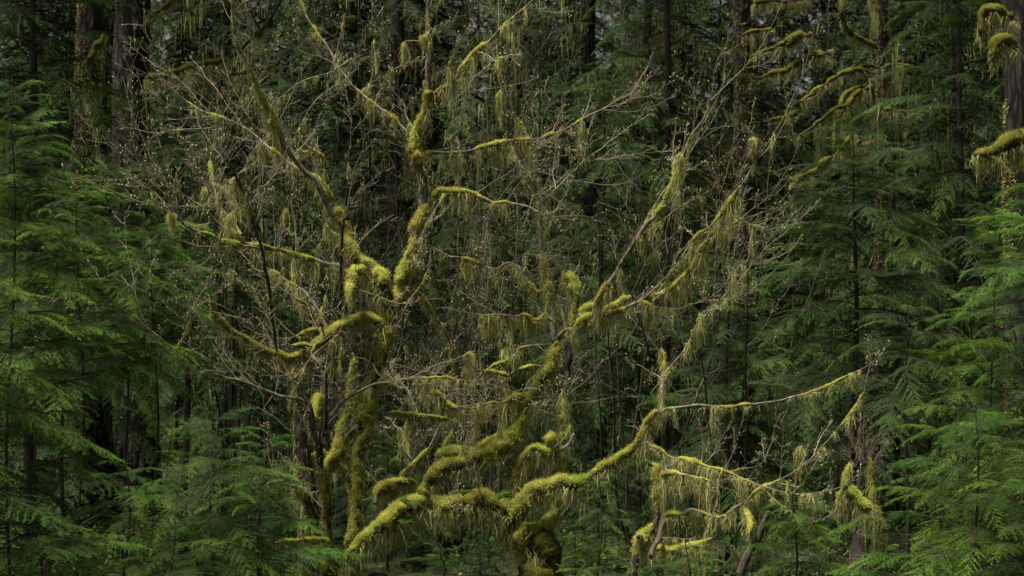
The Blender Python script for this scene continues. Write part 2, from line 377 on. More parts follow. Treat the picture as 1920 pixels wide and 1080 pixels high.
def limb_core(tree, key, C, moss, drape, dl, twig, tlen, name, bare, fuzz, bark, label, tup, mossmat, side):
    P, R = C[:, :3], np.maximum(C[:, 3], .003)
    n = len(P); sl = np.r_[0, np.cumsum(np.linalg.norm(np.diff(P, axis=0), axis=1))]
    seed = (sum(map(ord, key))*37) % 991
    wob = np.stack([vnoise(np.stack([sl*2.6, 0*sl+seed, 0*sl+i*9], -1))-.5 for i in range(3)], -1)+.5*np.stack([vnoise(np.stack([sl*7, 0*sl+seed, 0*sl+i*5+2], -1))-.5 for i in range(3)], -1)
    P = P+wob*(R*(.4 if name == 'trunk' else .7)+.010)[:, None]
    # the wood
    ns = 10 if R.max() > .04 else 6
    b = MB(); rw = R*(bare if moss > 0 else .9)
    V, F, N = tube(P, rw[:, None]*(.8+.4*vnoise(np.stack([np.repeat(sl[:, None]*9, ns, 1), np.repeat(np.arange(ns)[None], n, 0)*1.3, np.full((n, ns), seed)], -1))), ns)
    b.add(V, F); b.add([P[-1]+(P[-1]-P[-2])*.5]+list(V[-1]), [[0, 1+i, 1+(i+1) % ns] for i in range(ns)])
    lo = wobj(name, b.mesh(name, M[bark], True), tree)
    if label: lo['label'] = label
    m = mask1(sl, moss, seed) if moss > 0 else 0*sl
    T, A, B_ = frames(P)
    if moss > 0:
        # cushion of moss
        ns = 14; th = np.linspace(0, 2*pi, ns, endpoint=False)
        q = np.stack([P[:, None, 0]+0*th, P[:, None, 1]+np.cos(th)*R[:, None], P[:, None, 2]+np.sin(th)*R[:, None]], -1)
        lump = .55*vnoise(q*np.array([1, 1, 1])*9+seed)+.45*vnoise(q*24+seed)
        big = vnoise(np.stack([sl*3.2, 0*sl+seed, 0*sl+3], -1))
        Tm, Am, Bm = frames(P); Nz = Am[:, None, 2]*np.cos(th)+Bm[:, None, 2]*np.sin(th)
        mm = np.clip(.72+.5*Nz+(lump-.5)*2.2+(m[:, None]-1)*.9, 0, 1)*np.clip(m[:, None]*1.5, 0, 1)
        RR = R[:, None]*(.26+.72*mm*(.50+.95*big**1.2)[:, None]*(.65+.75*lump)+.16*mm)+mm*.005
        endt = np.minimum(1, np.minimum(np.arange(n), np.arange(n)[::-1])/2.+.05); RR *= endt[:, None]
        Pm = P+UP*(R*.18*m)[:, None]
        V, F, N = tube(Pm, RR, ns); b = MB(); b.add(V, F, 0, .2)
        # fuzz of small leafy shoots
        area = np.sum(np.mean(RR, 1)[:-1]*2*pi*np.diff(sl)); nf = int(area*7000*fuzz)+int(sl[-1]*320*fuzz)
        si = rng.choice(n-1, nf, p=(lambda w: w/w.sum())((R[:-1]+.01)*np.diff(sl)*(m[:-1]**1.5+.01))); tj = rng.integers(0, ns, nf); f1, f2 = rng.random((2, nf, 1))
        kp = rng.random(nf) < mm[si, tj]**1.3+.03; si, tj, f1, f2 = si[kp], tj[kp], f1[kp], f2[kp]; nf = len(si)
        p = (V[si, tj]*(1-f1)+V[si+1, tj]*f1)*(1-f2)+(V[si, (tj+1) % ns]*(1-f1)+V[si+1, (tj+1) % ns]*f1)*f2
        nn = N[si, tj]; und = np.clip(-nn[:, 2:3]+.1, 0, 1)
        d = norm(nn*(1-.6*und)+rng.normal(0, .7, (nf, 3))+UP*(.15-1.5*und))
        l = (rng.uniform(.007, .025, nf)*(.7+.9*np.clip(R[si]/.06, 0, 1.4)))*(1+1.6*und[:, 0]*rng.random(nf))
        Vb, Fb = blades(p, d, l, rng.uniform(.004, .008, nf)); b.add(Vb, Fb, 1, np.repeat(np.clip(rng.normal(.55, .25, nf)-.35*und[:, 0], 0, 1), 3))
        obj('moss', b.mesh('moss', [M['moss_body_olive_shaded' if mossmat == 'moss_old' else 'moss_body'], M[mossmat]]), lo, 'stuff')
    if drape > 0:
        hang(lo, P, R, sl, m, drape, dl)
    if twig > 0:
        twigs(lo, P, R, sl, T, twig, tlen, tup)
    if side:
        ns_ = int(sl[-1]*1.5*side+.5); ii = rng.integers(int(n*.12), n-1, ns_)
        for i in ii:
            dd = norm(np.cross(T[i], rng.normal(size=3))); dd = norm(dd*np.array([1, .7, 1])+T[i]*.35+UP*.15); Ls = rng.uniform(.3, .95)
            q = grow(P[i][None], dd[None], np.array([Ls]), 8, up=rng.uniform(-.2, .7), wob=.2)[0]
            r0 = min(R[i]*.5, rng.uniform(.010, .020))
            limb_core(tree, key+str(i), catmull(np.c_[q, np.linspace(r0, .007, 8)*rng.uniform(.7, 1.3, 8)], .035), moss=rng.uniform(.12, .5), drape=rng.uniform(.4, 1.3), dl=.08+.10*rng.random(), twig=1.1, tlen=(.2, .6), name='branch', bare=.6, fuzz=1., bark='wood', label=None, tup=.4, mossmat='moss', side=0)
    return lo

def hang(lo, P, R, sl, m, drape, dl, hw=.0075):
    """moss beards hanging from the underside"""
    nc = max(1, int(sl[-1]*23*drape)); w = (m+.12)*np.clip(R/.03, .12, 1); nc = max(1, int(nc*(.35+.65*np.mean(np.clip(R/.03, .12, 1))))); w = w/w.sum(); c = rng.choice(len(P), nc, p=w)
    dl *= .72; Lc = dl*rng.lognormal(-.1, .7, nc); Lc = np.minimum(Lc, dl*3.6); wc = rng.uniform(.008, .035, nc)*(.6+Lc/.2*.5)
    cnt = np.maximum(5, (32*Lc/.15*rng.uniform(.5, 1.2, nc)).astype(int)); cnt = np.minimum(cnt, 70)
    ci = np.repeat(np.arange(nc), cnt); k = len(ci)
    u = rng.normal(0, .5, k); so = np.clip(sl[c[ci]]+u*wc[ci], 0, sl[-1])
    p = np.stack([np.interp(so, sl, P[:, i]) for i in range(3)], -1); r = np.interp(so, sl, R)
    a = rng.uniform(-1.2, 1.2, k)
    T = norm(np.gradient(P, axis=0)); Th = T[c[ci]]; aa = rng.uniform(0, 2*pi, k); lat = norm(np.cross(Th, UP)+np.stack([np.cos(aa), np.sin(aa), 0*aa], -1)*np.abs(Th[:, 2:3])**2*1.2)
    p = p+lat*(np.sin(a)*r*.75)[:, None]-UP*(np.cos(a)*r*.35)[:, None]
    L = Lc[ci]*np.exp(-(u*1.5)**2)*rng.uniform(.12, 1.15, k)**1.2+.010
    b = MB(); V, F, vs = strands(p, L, hw*rng.uniform(.4, 1.4, k), 4, .20)
    b.add(V, F, 0, np.repeat(np.clip(np.repeat(rng.random(nc), cnt)*.6+rng.random(k)*.4, 0, 1), vs))
    # short leafy side shoots make the beards feathery
    ks = int(k*2.6); j = rng.integers(0, k, ks); tt = rng.random(ks)**1.4
    pp = p[j]-UP*(L[j]*tt)[:, None]+rng.normal(0, .009, (ks, 3)); dd = norm(rng.normal(0, 1, (ks, 3))*np.array([1, 1, .3])-UP*.9)
    V, F = blades(pp, dd, rng.uniform(.008, .030, ks), rng.uniform(.003, .007, ks)); b.add(V, F, 0, np.repeat(rng.random(ks), 3))
    kf = int(sl[-1]*125*drape**.5*np.mean(np.clip(R/.03, .3, 5)*(1+2*(R > .055)))); wf = (m+.25)*(R+.01); jf = rng.choice(len(P), kf, p=wf/wf.sum())
    ang = rng.uniform(0, 2*pi, kf); lf_ = norm(np.cross(T[jf], UP)*rng.choice([-1, 1], kf)[:, None]+np.stack([np.cos(ang), np.sin(ang), 0*ang], -1)*np.abs(T[jf][:, 2:3])**2*1.2)
    q_ = rng.uniform(0, .95, kf); pf = P[jf]+rng.normal(0, .010, (kf, 3))+lf_*(q_*R[jf])[:, None]-UP*(R[jf]*.7*np.sqrt(1-q_**2))[:, None]
    Lf = np.minimum(rng.exponential(1, kf)*(.030+.62*R[jf])+.012, .34)
    V, F, vs = strands(pf, Lf, hw*rng.uniform(.3, 1.2, kf), 4, .38); b.add(V, F, 0, np.repeat(rng.random(kf), vs))
    obj('hanging_moss', b.mesh('hanging_moss', M['hang']), lo, 'stuff')

def twig_geo(base, d0, L, up, b, bb, dens=1., thick=1., budp=1.):
    """three orders of opposite twigs and their buds"""
    n1 = len(base)
    P1 = grow(base, d0, L, 9, up=up, wob=.13)
    V, F = btubes(P1, np.linspace(.0046, .0021, 9)[None]*thick*np.ones((n1, 1)), 4); b.add(V, F, 0, np.repeat(rng.random(n1), 36))
    q = max(2, int(round(5*dens))); t = (np.arange(q)+.8+rng.uniform(-.3, .3, (n1, q)))/(q+.4)
    p, T = along(P1, t); pr = norm(np.cross(T, rng.normal(size=T.shape)))
    tips = [P1[:, -1]]
    P2 = []
    for sg in (-1, 1):
        dd = T*.75+pr*sg*.66
        l2 = (L[:, None]*.42*(1-t*.55)*rng.uniform(.35, 1.1, t.shape)).ravel(); kp = rng.random(len(l2)) < .85
        P2.append(grow(p.reshape(-1, 3)[kp], dd.reshape(-1, 3)[kp], l2[kp], 5, up=.25, wob=.16))
    P2 = np.concatenate(P2); n2 = len(P2)
    V, F = btubes(P2, np.linspace(.0025, .0016, 5)[None]*thick*np.ones((n2, 1)), 3); b.add(V, F, 0, np.repeat(rng.random(n2), 15))
    l2 = np.linalg.norm(P2[:, -1]-P2[:, 0], axis=1); t = np.array([[.35, .68]])+rng.uniform(-.15, .15, (n2, 2)); p, T = along(P2, t); pr = norm(np.cross(T, rng.normal(size=T.shape)))
    P3 = []
    for sg in (-1, 1):
        l3 = np.repeat(l2, 2)*rng.uniform(.18, .5, n2*2); kp = rng.random(n2*2) < .75*dens
        P3.append(grow(p.reshape(-1, 3)[kp], (T*.7+pr*sg*.7).reshape(-1, 3)[kp], l3[kp], 3, up=.2, wob=.14))
    P3 = np.concatenate(P3); n3 = len(P3)
    V, F = btubes(P3, np.linspace(.0019, .0013, 3)[None]*thick*np.ones((n3, 1)), 3); b.add(V, F, 0, np.repeat(rng.random(n3), 9))
    tips += [P2[:, -1], P3[:, -1], P3[:, 1][rng.random(n3) < .25]]
    tp = np.concatenate(tips); tp = tp[rng.random(len(tp)) < .22*budp]
    if bb is not None and len(tp):
        k = len(tp); s = rng.uniform(.0045, .0095, (k, 1)); ax = norm(rng.normal(0, .6, (k, 3))+UP); e1 = norm(np.cross(ax, rng.normal(size=(k, 3)))); e2 = np.cross(ax, e1)
        V = np.stack([tp-ax*s, tp+e1*s*.7, tp+e2*s*.7, tp-e1*s*.7, tp-e2*s*.7, tp+ax*s*1.7], 1)
        f = np.array([[0, 2, 1], [0, 3, 2], [0, 4, 3], [0, 1, 4], [5, 1, 2], [5, 2, 3], [5, 3, 4], [5, 4, 1]])
        bb.add(V, (f[None]+np.arange(k)[:, None, None]*6).reshape(-1, 3), 0, np.repeat(rng.random(k), 6))

def twigs(lo, P, R, sl, T, amount, tlen, up):
    n1 = max(1, int(round(amount*sl[-1]*3.2))); w = (np.linspace(.25, 1, len(P)))/(R+.012); c = rng.choice(len(P), n1, p=w/w.sum())
    c[0] = len(P)-1
    pr = norm(np.cross(T[c], rng.normal(size=(n1, 3)))); pr[:, 1] *= .8
    d = T[c]*.7+pr*.75+UP*.15; d[0] = T[-1]
    b, bb = MB(), MB(); twig_geo(P[c], d, rng.uniform(*tlen, n1), up, b, bb)
    obj('twigs', b.mesh('twigs', M['twig']), lo, 'stuff')
    if bb.n: obj('buds', bb.mesh('buds', M['bud']), lo, 'stuff')

def clump(tree, px, py, L, w, frm, D=MAPLE_D, dd=0.):
    """a moss clump caught on a twig: a feathery tuft with a short supporting twig back to its limb"""
    q = LIMBS[frm]; i = np.argmin((q[:, 0]-px)**2+(q[:, 1]-py)**2)
    dpt = q[i, 2]+dd; c = at(px, py, dpt); a = at(q[i, 0], q[i, 1], q[i, 2])
    Ls, ws = L*dpt/FPX, w*dpt/FPX; b = MB()
    ws *= .8; k = 150; u = np.clip(rng.normal(0, .4, (k, 2)), -1, 1); ru = np.hypot(u[:, 0], u[:, 1])
    p = c+np.c_[u*ws*.5, Ls*.06*(1-ru)-Ls*.12*ru]
    V, F, vs = strands(p, Ls*np.exp(-(ru*1.7)**2)*rng.uniform(.3, 1.05, k)+.02, .006*rng.uniform(.5, 1.3, k), 4, .2); b.add(V, F, 0, np.repeat(rng.random(k), vs))
    k = 420; t0 = rng.random(k)**1.3; u = norm(rng.normal(size=(k, 3))*np.array([1, 1, .2])); p = c+u*(ws*.42*(1-t0)**.8*rng.random(k)**.5)[:, None]-UP*(t0*Ls*.8)[:, None]
    V, F = blades(p, norm(u*.6-UP*.9+rng.normal(0, .45, (k, 3))), rng.uniform(.010, .032, k), rng.uniform(.003, .006, k)); b.add(V, F, 1, np.repeat(rng.random(k), 3))
    mid = (a+c)/2+np.array([0, 0, .1*np.linalg.norm(a-c)])
    C = catmull(np.array([a, mid, c+UP*.01, c-UP*Ls*.3]), .05); V, F, _ = tube(C, np.linspace(.006, .003, len(C)), 4); b.add(V, F, 2)
    wobj('moss_clump', b.mesh('moss_clump', [M['hang'], M['moss'], M['twig']]), tree)

# ------------------------------------------------------------------ the left maple
A = thing('mossy_maple', 'leaning moss-covered maple with forked upright trunk, reaching the top of the picture', 'tree', at(668, 1110, 16.2))
limb(A, 'A', '662,1130,23.2 655,1075,19.4 662,1035,14.5 670,981,10.7 673,930,8.7 675,878,9.7 677,839,12.5 681,799,16.5 685,760,16.5 696,727,13.5 708,696,10.7 719,644,12.5 729,613,13.5 738,579,14.5', -.35, d0=-.4, moss=1, drape=.35, dl=.08, name='trunk', bare=.8, bark='darkwood', side=.2, mossmat='moss')
limb(A, 'A1', '738,582,15 750,548,14 763,507,13 773,465,13 782,424,12 791,403,10 797,387,9 796,375,6', -.3, 'A', moss=1, drape=.5, dl=.12, twig=.3, bare=.75, side=.5, bark='darkwood')
limb(A, 'A1u', '796,390,8 793,360,8 792,340,8 785,295,10 782,260,8 790,225,9 800,190,8 800,145,7 802,80,6 802,30,5 803,-25,4', -.5, 'A1', moss=.75, drape=.7, dl=.13, twig=.9, bare=.7)
limb(A, 'A1a', '800,190,7 815,175,7 845,155,7 875,120,6 905,90,6 935,57,5 960,35,4 990,10,3 1012,-12,2', -.9, 'A1u', moss=0.7, drape=0.91, dl=.15, twig=1.5)
limb(A, 'A1b', '787,297,7 797,293,6 815,287,6 845,285,5 890,280,5 930,272,6 980,265,4 1020,257,4 1050,245,4 1090,222,3 1130,205,3 1165,185,2', .6, 'A1u', moss=0.45, drape=0.77, dl=.15, twig=1.6)
limb(A, 'A1c', '795,387,9 807,372,8 823,360,8 841,358,7 861,360,6 880,363,6 895,369,6 911,376,5 929,383,3 950,381,3 973,385,3 991,390,4 1010,400,3', -.7, 'A1u', moss=0.6, drape=0.77, dl=.14, twig=1.2)
limb(A, 'A1d', '782,260,6 772,255,4 735,220,4 705,200,4 670,170,4 641,135,3 625,109,3 612,83,3 594,60,3 575,30,2 558,-10,2', .7, 'A1u', moss=.35, drape=0.56, dl=.15, twig=1.8)
limb(A, 'A2', '738,582,15 719,548,19 701,525,18 688,509,16 673,494,13 663,481,12 655,463,11 644,442,10 637,424,9 629,406,8 618,388,7', -.3, 'A', moss=1, drape=.9, dl=.14, twig=.3, bare=.75, side=.5, bark='darkwood')
limb(A, 'A2u', '629,406,7 618,388,7 595,345,7 570,320,6 540,280,6 520,240,6 500,195,5 480,155,5 460,110,4 444,83,4 435,20,3 428,-20,3', -.9, 'A2', moss=.45, drape=.8, dl=.17, twig=1.4, bare=.75)
limb(A, 'A2a', '690,512,11 665,513,11 647,515,10 634,502,10 613,494,9 593,486,8 574,484,6 549,477,6 525,473,5 497,467,6 471,462,7 455,455,7 440,445,7 424,431,6 406,416,5 393,401,4 380,388,3 340,365,3 300,335,2 262,315,2', -1.3, 'A2', moss=0.68, drape=0.63, dl=.16, twig=1.7, tlen=(.6, 1.5))
limb(A, 'A2b', '625,395,7 611,368,7 595,340,7 565,325,6 530,300,5 500,275,5 470,250,4 440,230,3 400,215,3 365,200,2 345,185,2', .2, 'A2u', moss=.6, drape=0.77, dl=.2, twig=1.8, tlen=(.6, 1.4))
limb(A, 'A2c', '497,467,4 430,458,4 395,445,4 350,425,3 320,395,3 280,372,2', -1.9, 'A2a', moss=.4, drape=0.63, dl=.15, twig=1.8, tlen=(.6, 1.3))
limb(A, 'A2d', '452,440,5 432,408,4 410,380,4 400,330,3 395,300,2', -.2, 'A2a', moss=.4, drape=.6, dl=.1, twig=1.5)
limb(A, 'A3', '722,640,11 718,620,11 714,609,11 701,603,11 680,605,12 662,611,10 644,620,11 625,631,11 610,641,9 597,651,9 584,661,8 566,670,9 540,673,8 520,665,8 500,660,8 470,645,7 440,627,6 420,612,5 405,595,5 397,570,4 393,553,3', -1.1, 'A', moss=1, drape=.75, dl=.15, twig=.9, tlen=(.4, .9), bark='darkwood')
limb(A, 'A3a', '592,655,5 575,649,5 560,648,5 546,646,3', -.9, 'A3', moss=.95, drape=.5, dl=.08, twig=1.)
limb(A, 'A3b', '600,650,4 603,625,4 590,622,4 567,629,4 555,632,2', -.1, 'A3', moss=.9, drape=.6, dl=.08, twig=1.)
limb(A, 'A6', '702,714,5 719,714,4 742,711,4 763,710,4 784,707,5 815,710,4 846,711,3 870,713,2', -.6, 'A', moss=.8, drape=1.5, dl=.16, twig=1.)
limb(A, 'A7', '690,778,5 703,775,4 729,775,4 760,779,4 786,782,4 825,785,3 862,792,2', .5, 'A', moss=.75, drape=1.5, dl=.15, twig=1.)
limb(A, 'A8', '618,778,2 639,755,2.5 670,734,3 701,721,3.5 732,716,3', -.6, 'A', moss=.0, drape=.2, twig=.6, bare=1)
limb(A, 'A9', '611,650,4 611,613,4 603,595,4 593,577,5 582,561,5 567,543,4 546,530,4 525,517,3 507,507,2', .5, 'A3', moss=.4, drape=.9, dl=.14, twig=1.6)
limb(A, 'A9b', '590,573,4 577,572,4 559,564,4 536,549,3 515,535,2', -.2, 'A9', moss=.5, drape=.8, dl=.12, twig=1.5)
limb(A, 'A10', '668,500,5 661,515,7 657,530,8 655,546,7 654,556,4', -.9, 'A2', moss=1, drape=.9, dl=.1)
limb(A, 'A11', '792,452,3 810,463,3 825,470,3 846,481,3.5 862,483,4 882,491,4 903,499,4 921,504,4 934,504,4 950,494,4 965,499,5 978,512,6', -.4, 'A1', moss=.55, drape=1.3, dl=.16, twig=1.4)
limb(A, 'A12', '735,600,3 765,560,3 780,545,2.5 800,565,2.5 815,590,3 825,605,5 838,626,6 846,644,6 853,660,7 856,685,8 861,721,8 863,760,7', .3, 'A', moss=.62, drape=1.2, dl=.18, twig=.5)

# second, thinner stem cluster of the same foot
C_ = thing('mossy_maple', 'slim dark maple stem with two mossy fat side stems, close by the forked maple', 'tree', at(618, 1110, 15.8))
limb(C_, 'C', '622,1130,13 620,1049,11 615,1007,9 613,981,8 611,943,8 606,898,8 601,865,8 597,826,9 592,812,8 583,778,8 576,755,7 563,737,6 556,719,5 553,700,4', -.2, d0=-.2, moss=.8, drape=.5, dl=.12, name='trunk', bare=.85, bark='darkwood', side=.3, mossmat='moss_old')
limb(C_, 'C1', '578,757,5 565,749,4 550,746,4 530,745,3.5 490,730,3 450,715,3 400,700,2.5 350,670,2.2 300,635,2 262,605,1.6', -1.2, 'C', moss=.12, drape=.35, dl=.1, twig=2.2, bare=.9, tlen=(.6, 1.4))
limb(C_, 'C2', '590,800,7 590,780,8 594,760,9 600,747,9 606,738,7', .2, 'C', moss=1, drape=.9, dl=.1)
limb(C_, 'C3', '605,815,4 610,786,4 614,734,4 614,695,4 623,662,4 631,631,3.5 635,587,3.5 637,535,3.5 639,484,3.2 642,432,3 648,380,3 651,330,2.5 657,280,2', -1.0, 'C', moss=.08, drape=.1, twig=.9, bare=.9, bark='darkwood', name='sapling_stem')
limb(C_, 'C4', '520,660,3 512,595,3 507,561,3.5 498,510,3.5 491,468,3.5 478,427,3 466,380,3 440,325,2.5 415,285,2', -1.9, d0=-1.4, moss=.10, drape=.1, twig=1.0, bare=.9, bark='darkwood', name='sapling_stem')
limb(C_, 'C5', '612,905,11 615,888,12 620,870,14 631,847,14 636,821,13 641,800,12 648,786,11 654,760,10 657,727,8 661,690,7 660,665,5', .7, d0=.3, moss=1, drape=.7, dl=.12, twig=.6)
limb(C_, 'C6', '620,1016,6 597,1012,6 580,1013,6 566,1014,6 545,1015,5 520,1017,4', -.8, 'C', moss=1, drape=.9, dl=.1)
limb(C_, 'C7', '540,760,3 556,719,5 548,700,4 540,690,3', -.4, d0=-.2, moss=.7, drape=.9, dl=.2, twig=1)
OT = thing('mossy_maple', 'old shadowed mossy trunk low behind the slim dark stem', 'tree', at(575, 1110, 16.9))
limb(OT, 'OT', '592,1130,24 585,1040,20 580,980,18 574,920,17 568,870,16 562,820,14 556,780,10 552,750,6', .9, d0=.9, moss=.5, drape=1.2, dl=.2, name='trunk', twig=.4, bare=.85, bark='darkwood')
limb(OT, 'OT1', '575,930,7 548,912,6 530,905,4 515,903,3', .1, 'OT', moss=.9, drape=1, dl=.12, twig=1)
limb(OT, 'OT2', '570,880,7 600,850,6 640,880,7 658,915,8 668,950,6', 1.4, 'OT', moss=.8, drape=1.2, dl=.2)

# ------------------------------------------------------------------ the arching maple
B = thing('mossy_maple', 'arching old maple with massive dark trunk and thick mossy limbs', 'tree', at(1012, 1110, 15.7))
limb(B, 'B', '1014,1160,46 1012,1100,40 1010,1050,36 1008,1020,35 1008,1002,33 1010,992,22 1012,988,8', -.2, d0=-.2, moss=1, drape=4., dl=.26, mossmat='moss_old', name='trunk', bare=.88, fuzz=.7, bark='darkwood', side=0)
limb(B, 'B0', '1000,1040,28.8 978,1008,27.0 962,982,24.3 942,960,22.5 918,947,20.7 897,941,19.8 866,946,17.1 840,947,15.3 815,946,16.2 789,950,17.1 763,961,16.2 737,979,15.3 706,1000,13.5 688,1013,11.7 665,1034,10.8 648,1062,8.1', -.6, 'B', moss=1, drape=1.7, dl=.15, fuzz=1.2, bare=.7, bark='darkwood')
limb(B, 'B1', '797,948,16.2 802,930,14.4 807,909,13.5 820,888,13.5 840,878,13.5 866,874,14.4 892,865,15.3 918,852,15.3 938,839,14.4 954,822,13.5 968,802,12.6 985,770,12.6 1006,742,11.7 1019,716,11.7 1029,688,10.8 1037,662,9.9 1043,642,8.1 1049,632,4.5', .05, 'B0', moss=1, drape=1.2, dl=.16, twig=.3, fuzz=1.2, bare=.7, side=.5, bark='darkwood')
limb(B, 'B1c', '1043,642,6 1049,632,6 1063,620,5 1081,614,5 1099,602,7 1120,598,7 1141,593,6 1159,587,6 1175,576,5 1194,565,5 1213,551,4 1234,533,4 1255,514,4 1270,496,3.5 1288,469,3.5 1309,443,3 1330,425,3 1350,404,3 1369,376,3 1387,350,2.6 1405,324,2.4 1420,295,2.2 1439,269,2 1460,236,1.6', -.8, 'B1', moss=.5, drape=1.3, dl=.15, twig=.7, tlen=(.5, 1.3))
limb(B, 'B1b', '1195,566,4 1213,561,4 1234,553,4.5 1260,540,5 1278,522,5 1296,504,5 1306,480,5 1324,459,4 1340,446,3 1362,432,2 1400,400,2', -.3, 'B1c', moss=.75, drape=1.9, dl=.2, twig=1.3)
limb(B, 'B2', '1099,603,7 1112,592,6 1125,569,6 1138,546,6 1151,525,5.5 1167,496,5 1182,473,5 1198,447,5 1213,421,4.5 1229,406,4.5 1244,385,4.5 1257,356,4 1266,338,4 1275,319,4 1283,290,3.6 1293,259,3 1304,243,2.6 1319,223,2.2 1332,185,1.8', -1.2, 'B1c', moss=.5, drape=.9, dl=.17, twig=1.2, bare=.85, tlen=(.5, 1.4))
limb(B, 'B3', '1000,748,6 985,746,6 970,747,6 951,753,5 941,755,4 926,754,5 905,760,4 884,766,4 863,763,4 850,768,5 836,763,3', -.5, 'B1', moss=.7, drape=1.6, dl=.2, twig=1)
limb(B, 'B4', '940,841,8 925,843,8 900,845,9 870,848,11 845,850,12 828,853,11 820,862,9', .1, 'B1', moss=1, drape=1., dl=.11, fuzz=1.2)
limb(B, 'B4b', '832,850,7 838,830,7 843,815,6 846,803,4', .1, 'B4', moss=1, drape=.5, dl=.08)
limb(B, 'B5', '1020,998,10 1030,980,9 1038,962,8 1047,937,7 1050,900,7 1056,850,7 1060,810,9 1056,775,10 1058,740,11 1062,700,11 1066,660,10 1072,625,9 1078,595,9 1079,566,9 1076,540,9 1069,515,8 1060,505,5', .2, 'B', moss=.85, drape=1.7, dl=.19, twig=.2, bare=.7, bark='darkwood')
limb(B, 'B6', '1043,640,9 1037,622,9 1032,592,9 1028,556,9 1024,520,6 1019,481,5 1014,444,5 1011,411,4 1011,387,3.5 1006,351,3 1002,310,3 997,280,2.6 985,245,2.2 970,222,1.8', .3, 'B1', moss=.5, drape=1.5, dl=.18, twig=.9)
limb(B, 'B6b', '1012,388,3 1027,372,3 1047,351,3 1068,330,2.6 1095,300,2 1115,285,1.6', .8, 'B6', moss=.1, drape=.3, twig=1.6)
limb(B, 'B7', '1034,600,6 1021,590,6 1009,584,7 998,559,7 990,535,7 980,510,6 974,498,4', .1, 'B6', moss=.6, drape=1.2, dl=.15, twig=.6)
limb(B, 'B7b', '1022,588,5 1003,602,6 985,593,7 967,594,7 949,592,6 928,594,4 900,592,3 880,588,2', -.6, 'B7', moss=.85, drape=2., dl=.19, twig=1.1)
limb(B, 'B13b', '872,672,6 880,668,7 889,672,6 890,690,5', -.1, d0=.1, moss=1, drape=1.5, dl=.2)
limb(B, 'B15', '1085,596,9 1095,585,11 1110,582,11 1124,584,8', .2, 'B1c', moss=1, drape=.8, dl=.14)
limb(B, 'B15b', '1124,586,7 1140,578,6 1160,572,7 1175,562,9 1182,556,5', .1, 'B15', moss=1, drape=1.4, dl=.17)
limb(B, 'B8', '985,1015,21.6 968,985,18.0 968,962,15.3 978,940,14.4 996,925,14.4 1016,917,14.4 1034,910,14.4 1047,905,15.3 1073,903,14.4 1099,900,10.8 1110,891,8.1 1128,883,11.7 1151,869,9.9 1174,852,9.0 1192,838,8.1 1203,816,7.2 1210,795,6.3 1226,778,6.3 1238,771,4.5', -.7, 'B', moss=1, drape=1.3, dl=.16, fuzz=1.2, bare=.7, side=.5, bark='darkwood')
limb(B, 'B8b', '1226,778,7 1238,771,7 1259,768,6 1285,765,6 1306,761,6 1324,760,4 1347,761,3.6 1386,760,3.4 1425,755,3.2 1459,752,3 1480,747,3 1510,740,3.4 1545,727,2.6 1580,710,2.2 1612,694,1.6', -1.6, 'B8', moss=.5, drape=1.0, dl=.13, twig=.2, tlen=(.25, .5), side=.1)
limb(B, 'B9', '1240,769,6 1238,750,6 1240,726,6 1243,700,6 1244,675,6 1241,652,5', -.4, 'B8', moss=.75, drape=2.2, dl=.2, twig=.8)
limb(B, 'B9b', '1243,700,4 1251,693,4 1264,677,3.6 1280,659,3.6 1293,636,3.4 1300,615,3.2 1311,602,3 1329,584,3 1347,566,2.8 1368,545,2.4 1392,518,2 1425,478,1.6', -.9, 'B9', moss=.15, drape=1.1, dl=.2, twig=1.5)
limb(B, 'B10', '1206,822,5 1218,834,5 1239,844,4 1259,856,4 1285,864,4 1309,871,5 1332,878,4 1360,886,3.5 1386,896,3.5 1412,909,3 1433,914,2.5 1460,922,2 1510,928,1.8 1565,917,1.5', -1.9, 'B8', moss=.55, drape=1.7, dl=.2, twig=1.0, tlen=(.3, .9))
limb(B, 'B12', '966,975,8 965,950,8 962,924,8 964,896,8 970,873,9 980,857,9 996,845,9 1014,840,9 1032,847,10 1047,841,8 1063,834,8 1073,821,6 1076,812,4', -.2, 'B8', moss=.85, drape=2., dl=.2)
limb(B, 'B12b', '1024,842,8 1027,828,9 1028,815,7 1028,808,4', -.2, 'B12', moss=1, drape=.8, dl=.1)
limb(B, 'B14', '935,925,6 940,850,6 944,794,6 946,766,6 954,734,6 957,706,6 957,685,6 951,675,5 946,654,4 941,626,3 936,605,2', 1.0, d0=.6, moss=.45, drape=.7, dl=.14, twig=.6, bare=.85, bark='darkwood')
limb(B, 'B14b', '957,683,5 962,672,5 975,657,5 990,652,4 1008,649,3', .7, 'B14', moss=.8, drape=.9, dl=.12, twig=1.2)
limb(B, 'B14c', '952,678,5 944,680,5 930,684,5 918,690,4 905,698,3', .8, 'B14', moss=.8, drape=1., dl=.12, twig=1.)
limb(B, 'B14d', '957,702,5 975,696,4 996,688,3 1010,685,2', 1.0, 'B14', moss=.8, drape=1.1, dl=.16, twig=1.)
limb(B, 'B14e', '955,712,5 939,705,5 920,699,5 903,702,4 888,715,3', .7, 'B14', moss=.9, drape=1.6, dl=.2, twig=1.)
limb(B, 'B16', '701,945,6 705,930,7 714,917,8 732,911,9 747,906,9 766,904,8 780,908,6', .9, d0=.3, moss=.9, drape=1.2, dl=.15)
limb(B, 'B17', '750,905,4 758,888,4 768,875,4 778,867,4 799,844,4 812,820,3 825,795,2.5', .9, 'B16', moss=.6, drape=.9, dl=.12, twig=1.)
limb(B, 'B18', '773,870,3 758,847,2.5 742,831,2 725,815,1.6', .7, 'B17', moss=.2, drape=.3, twig=1.5)
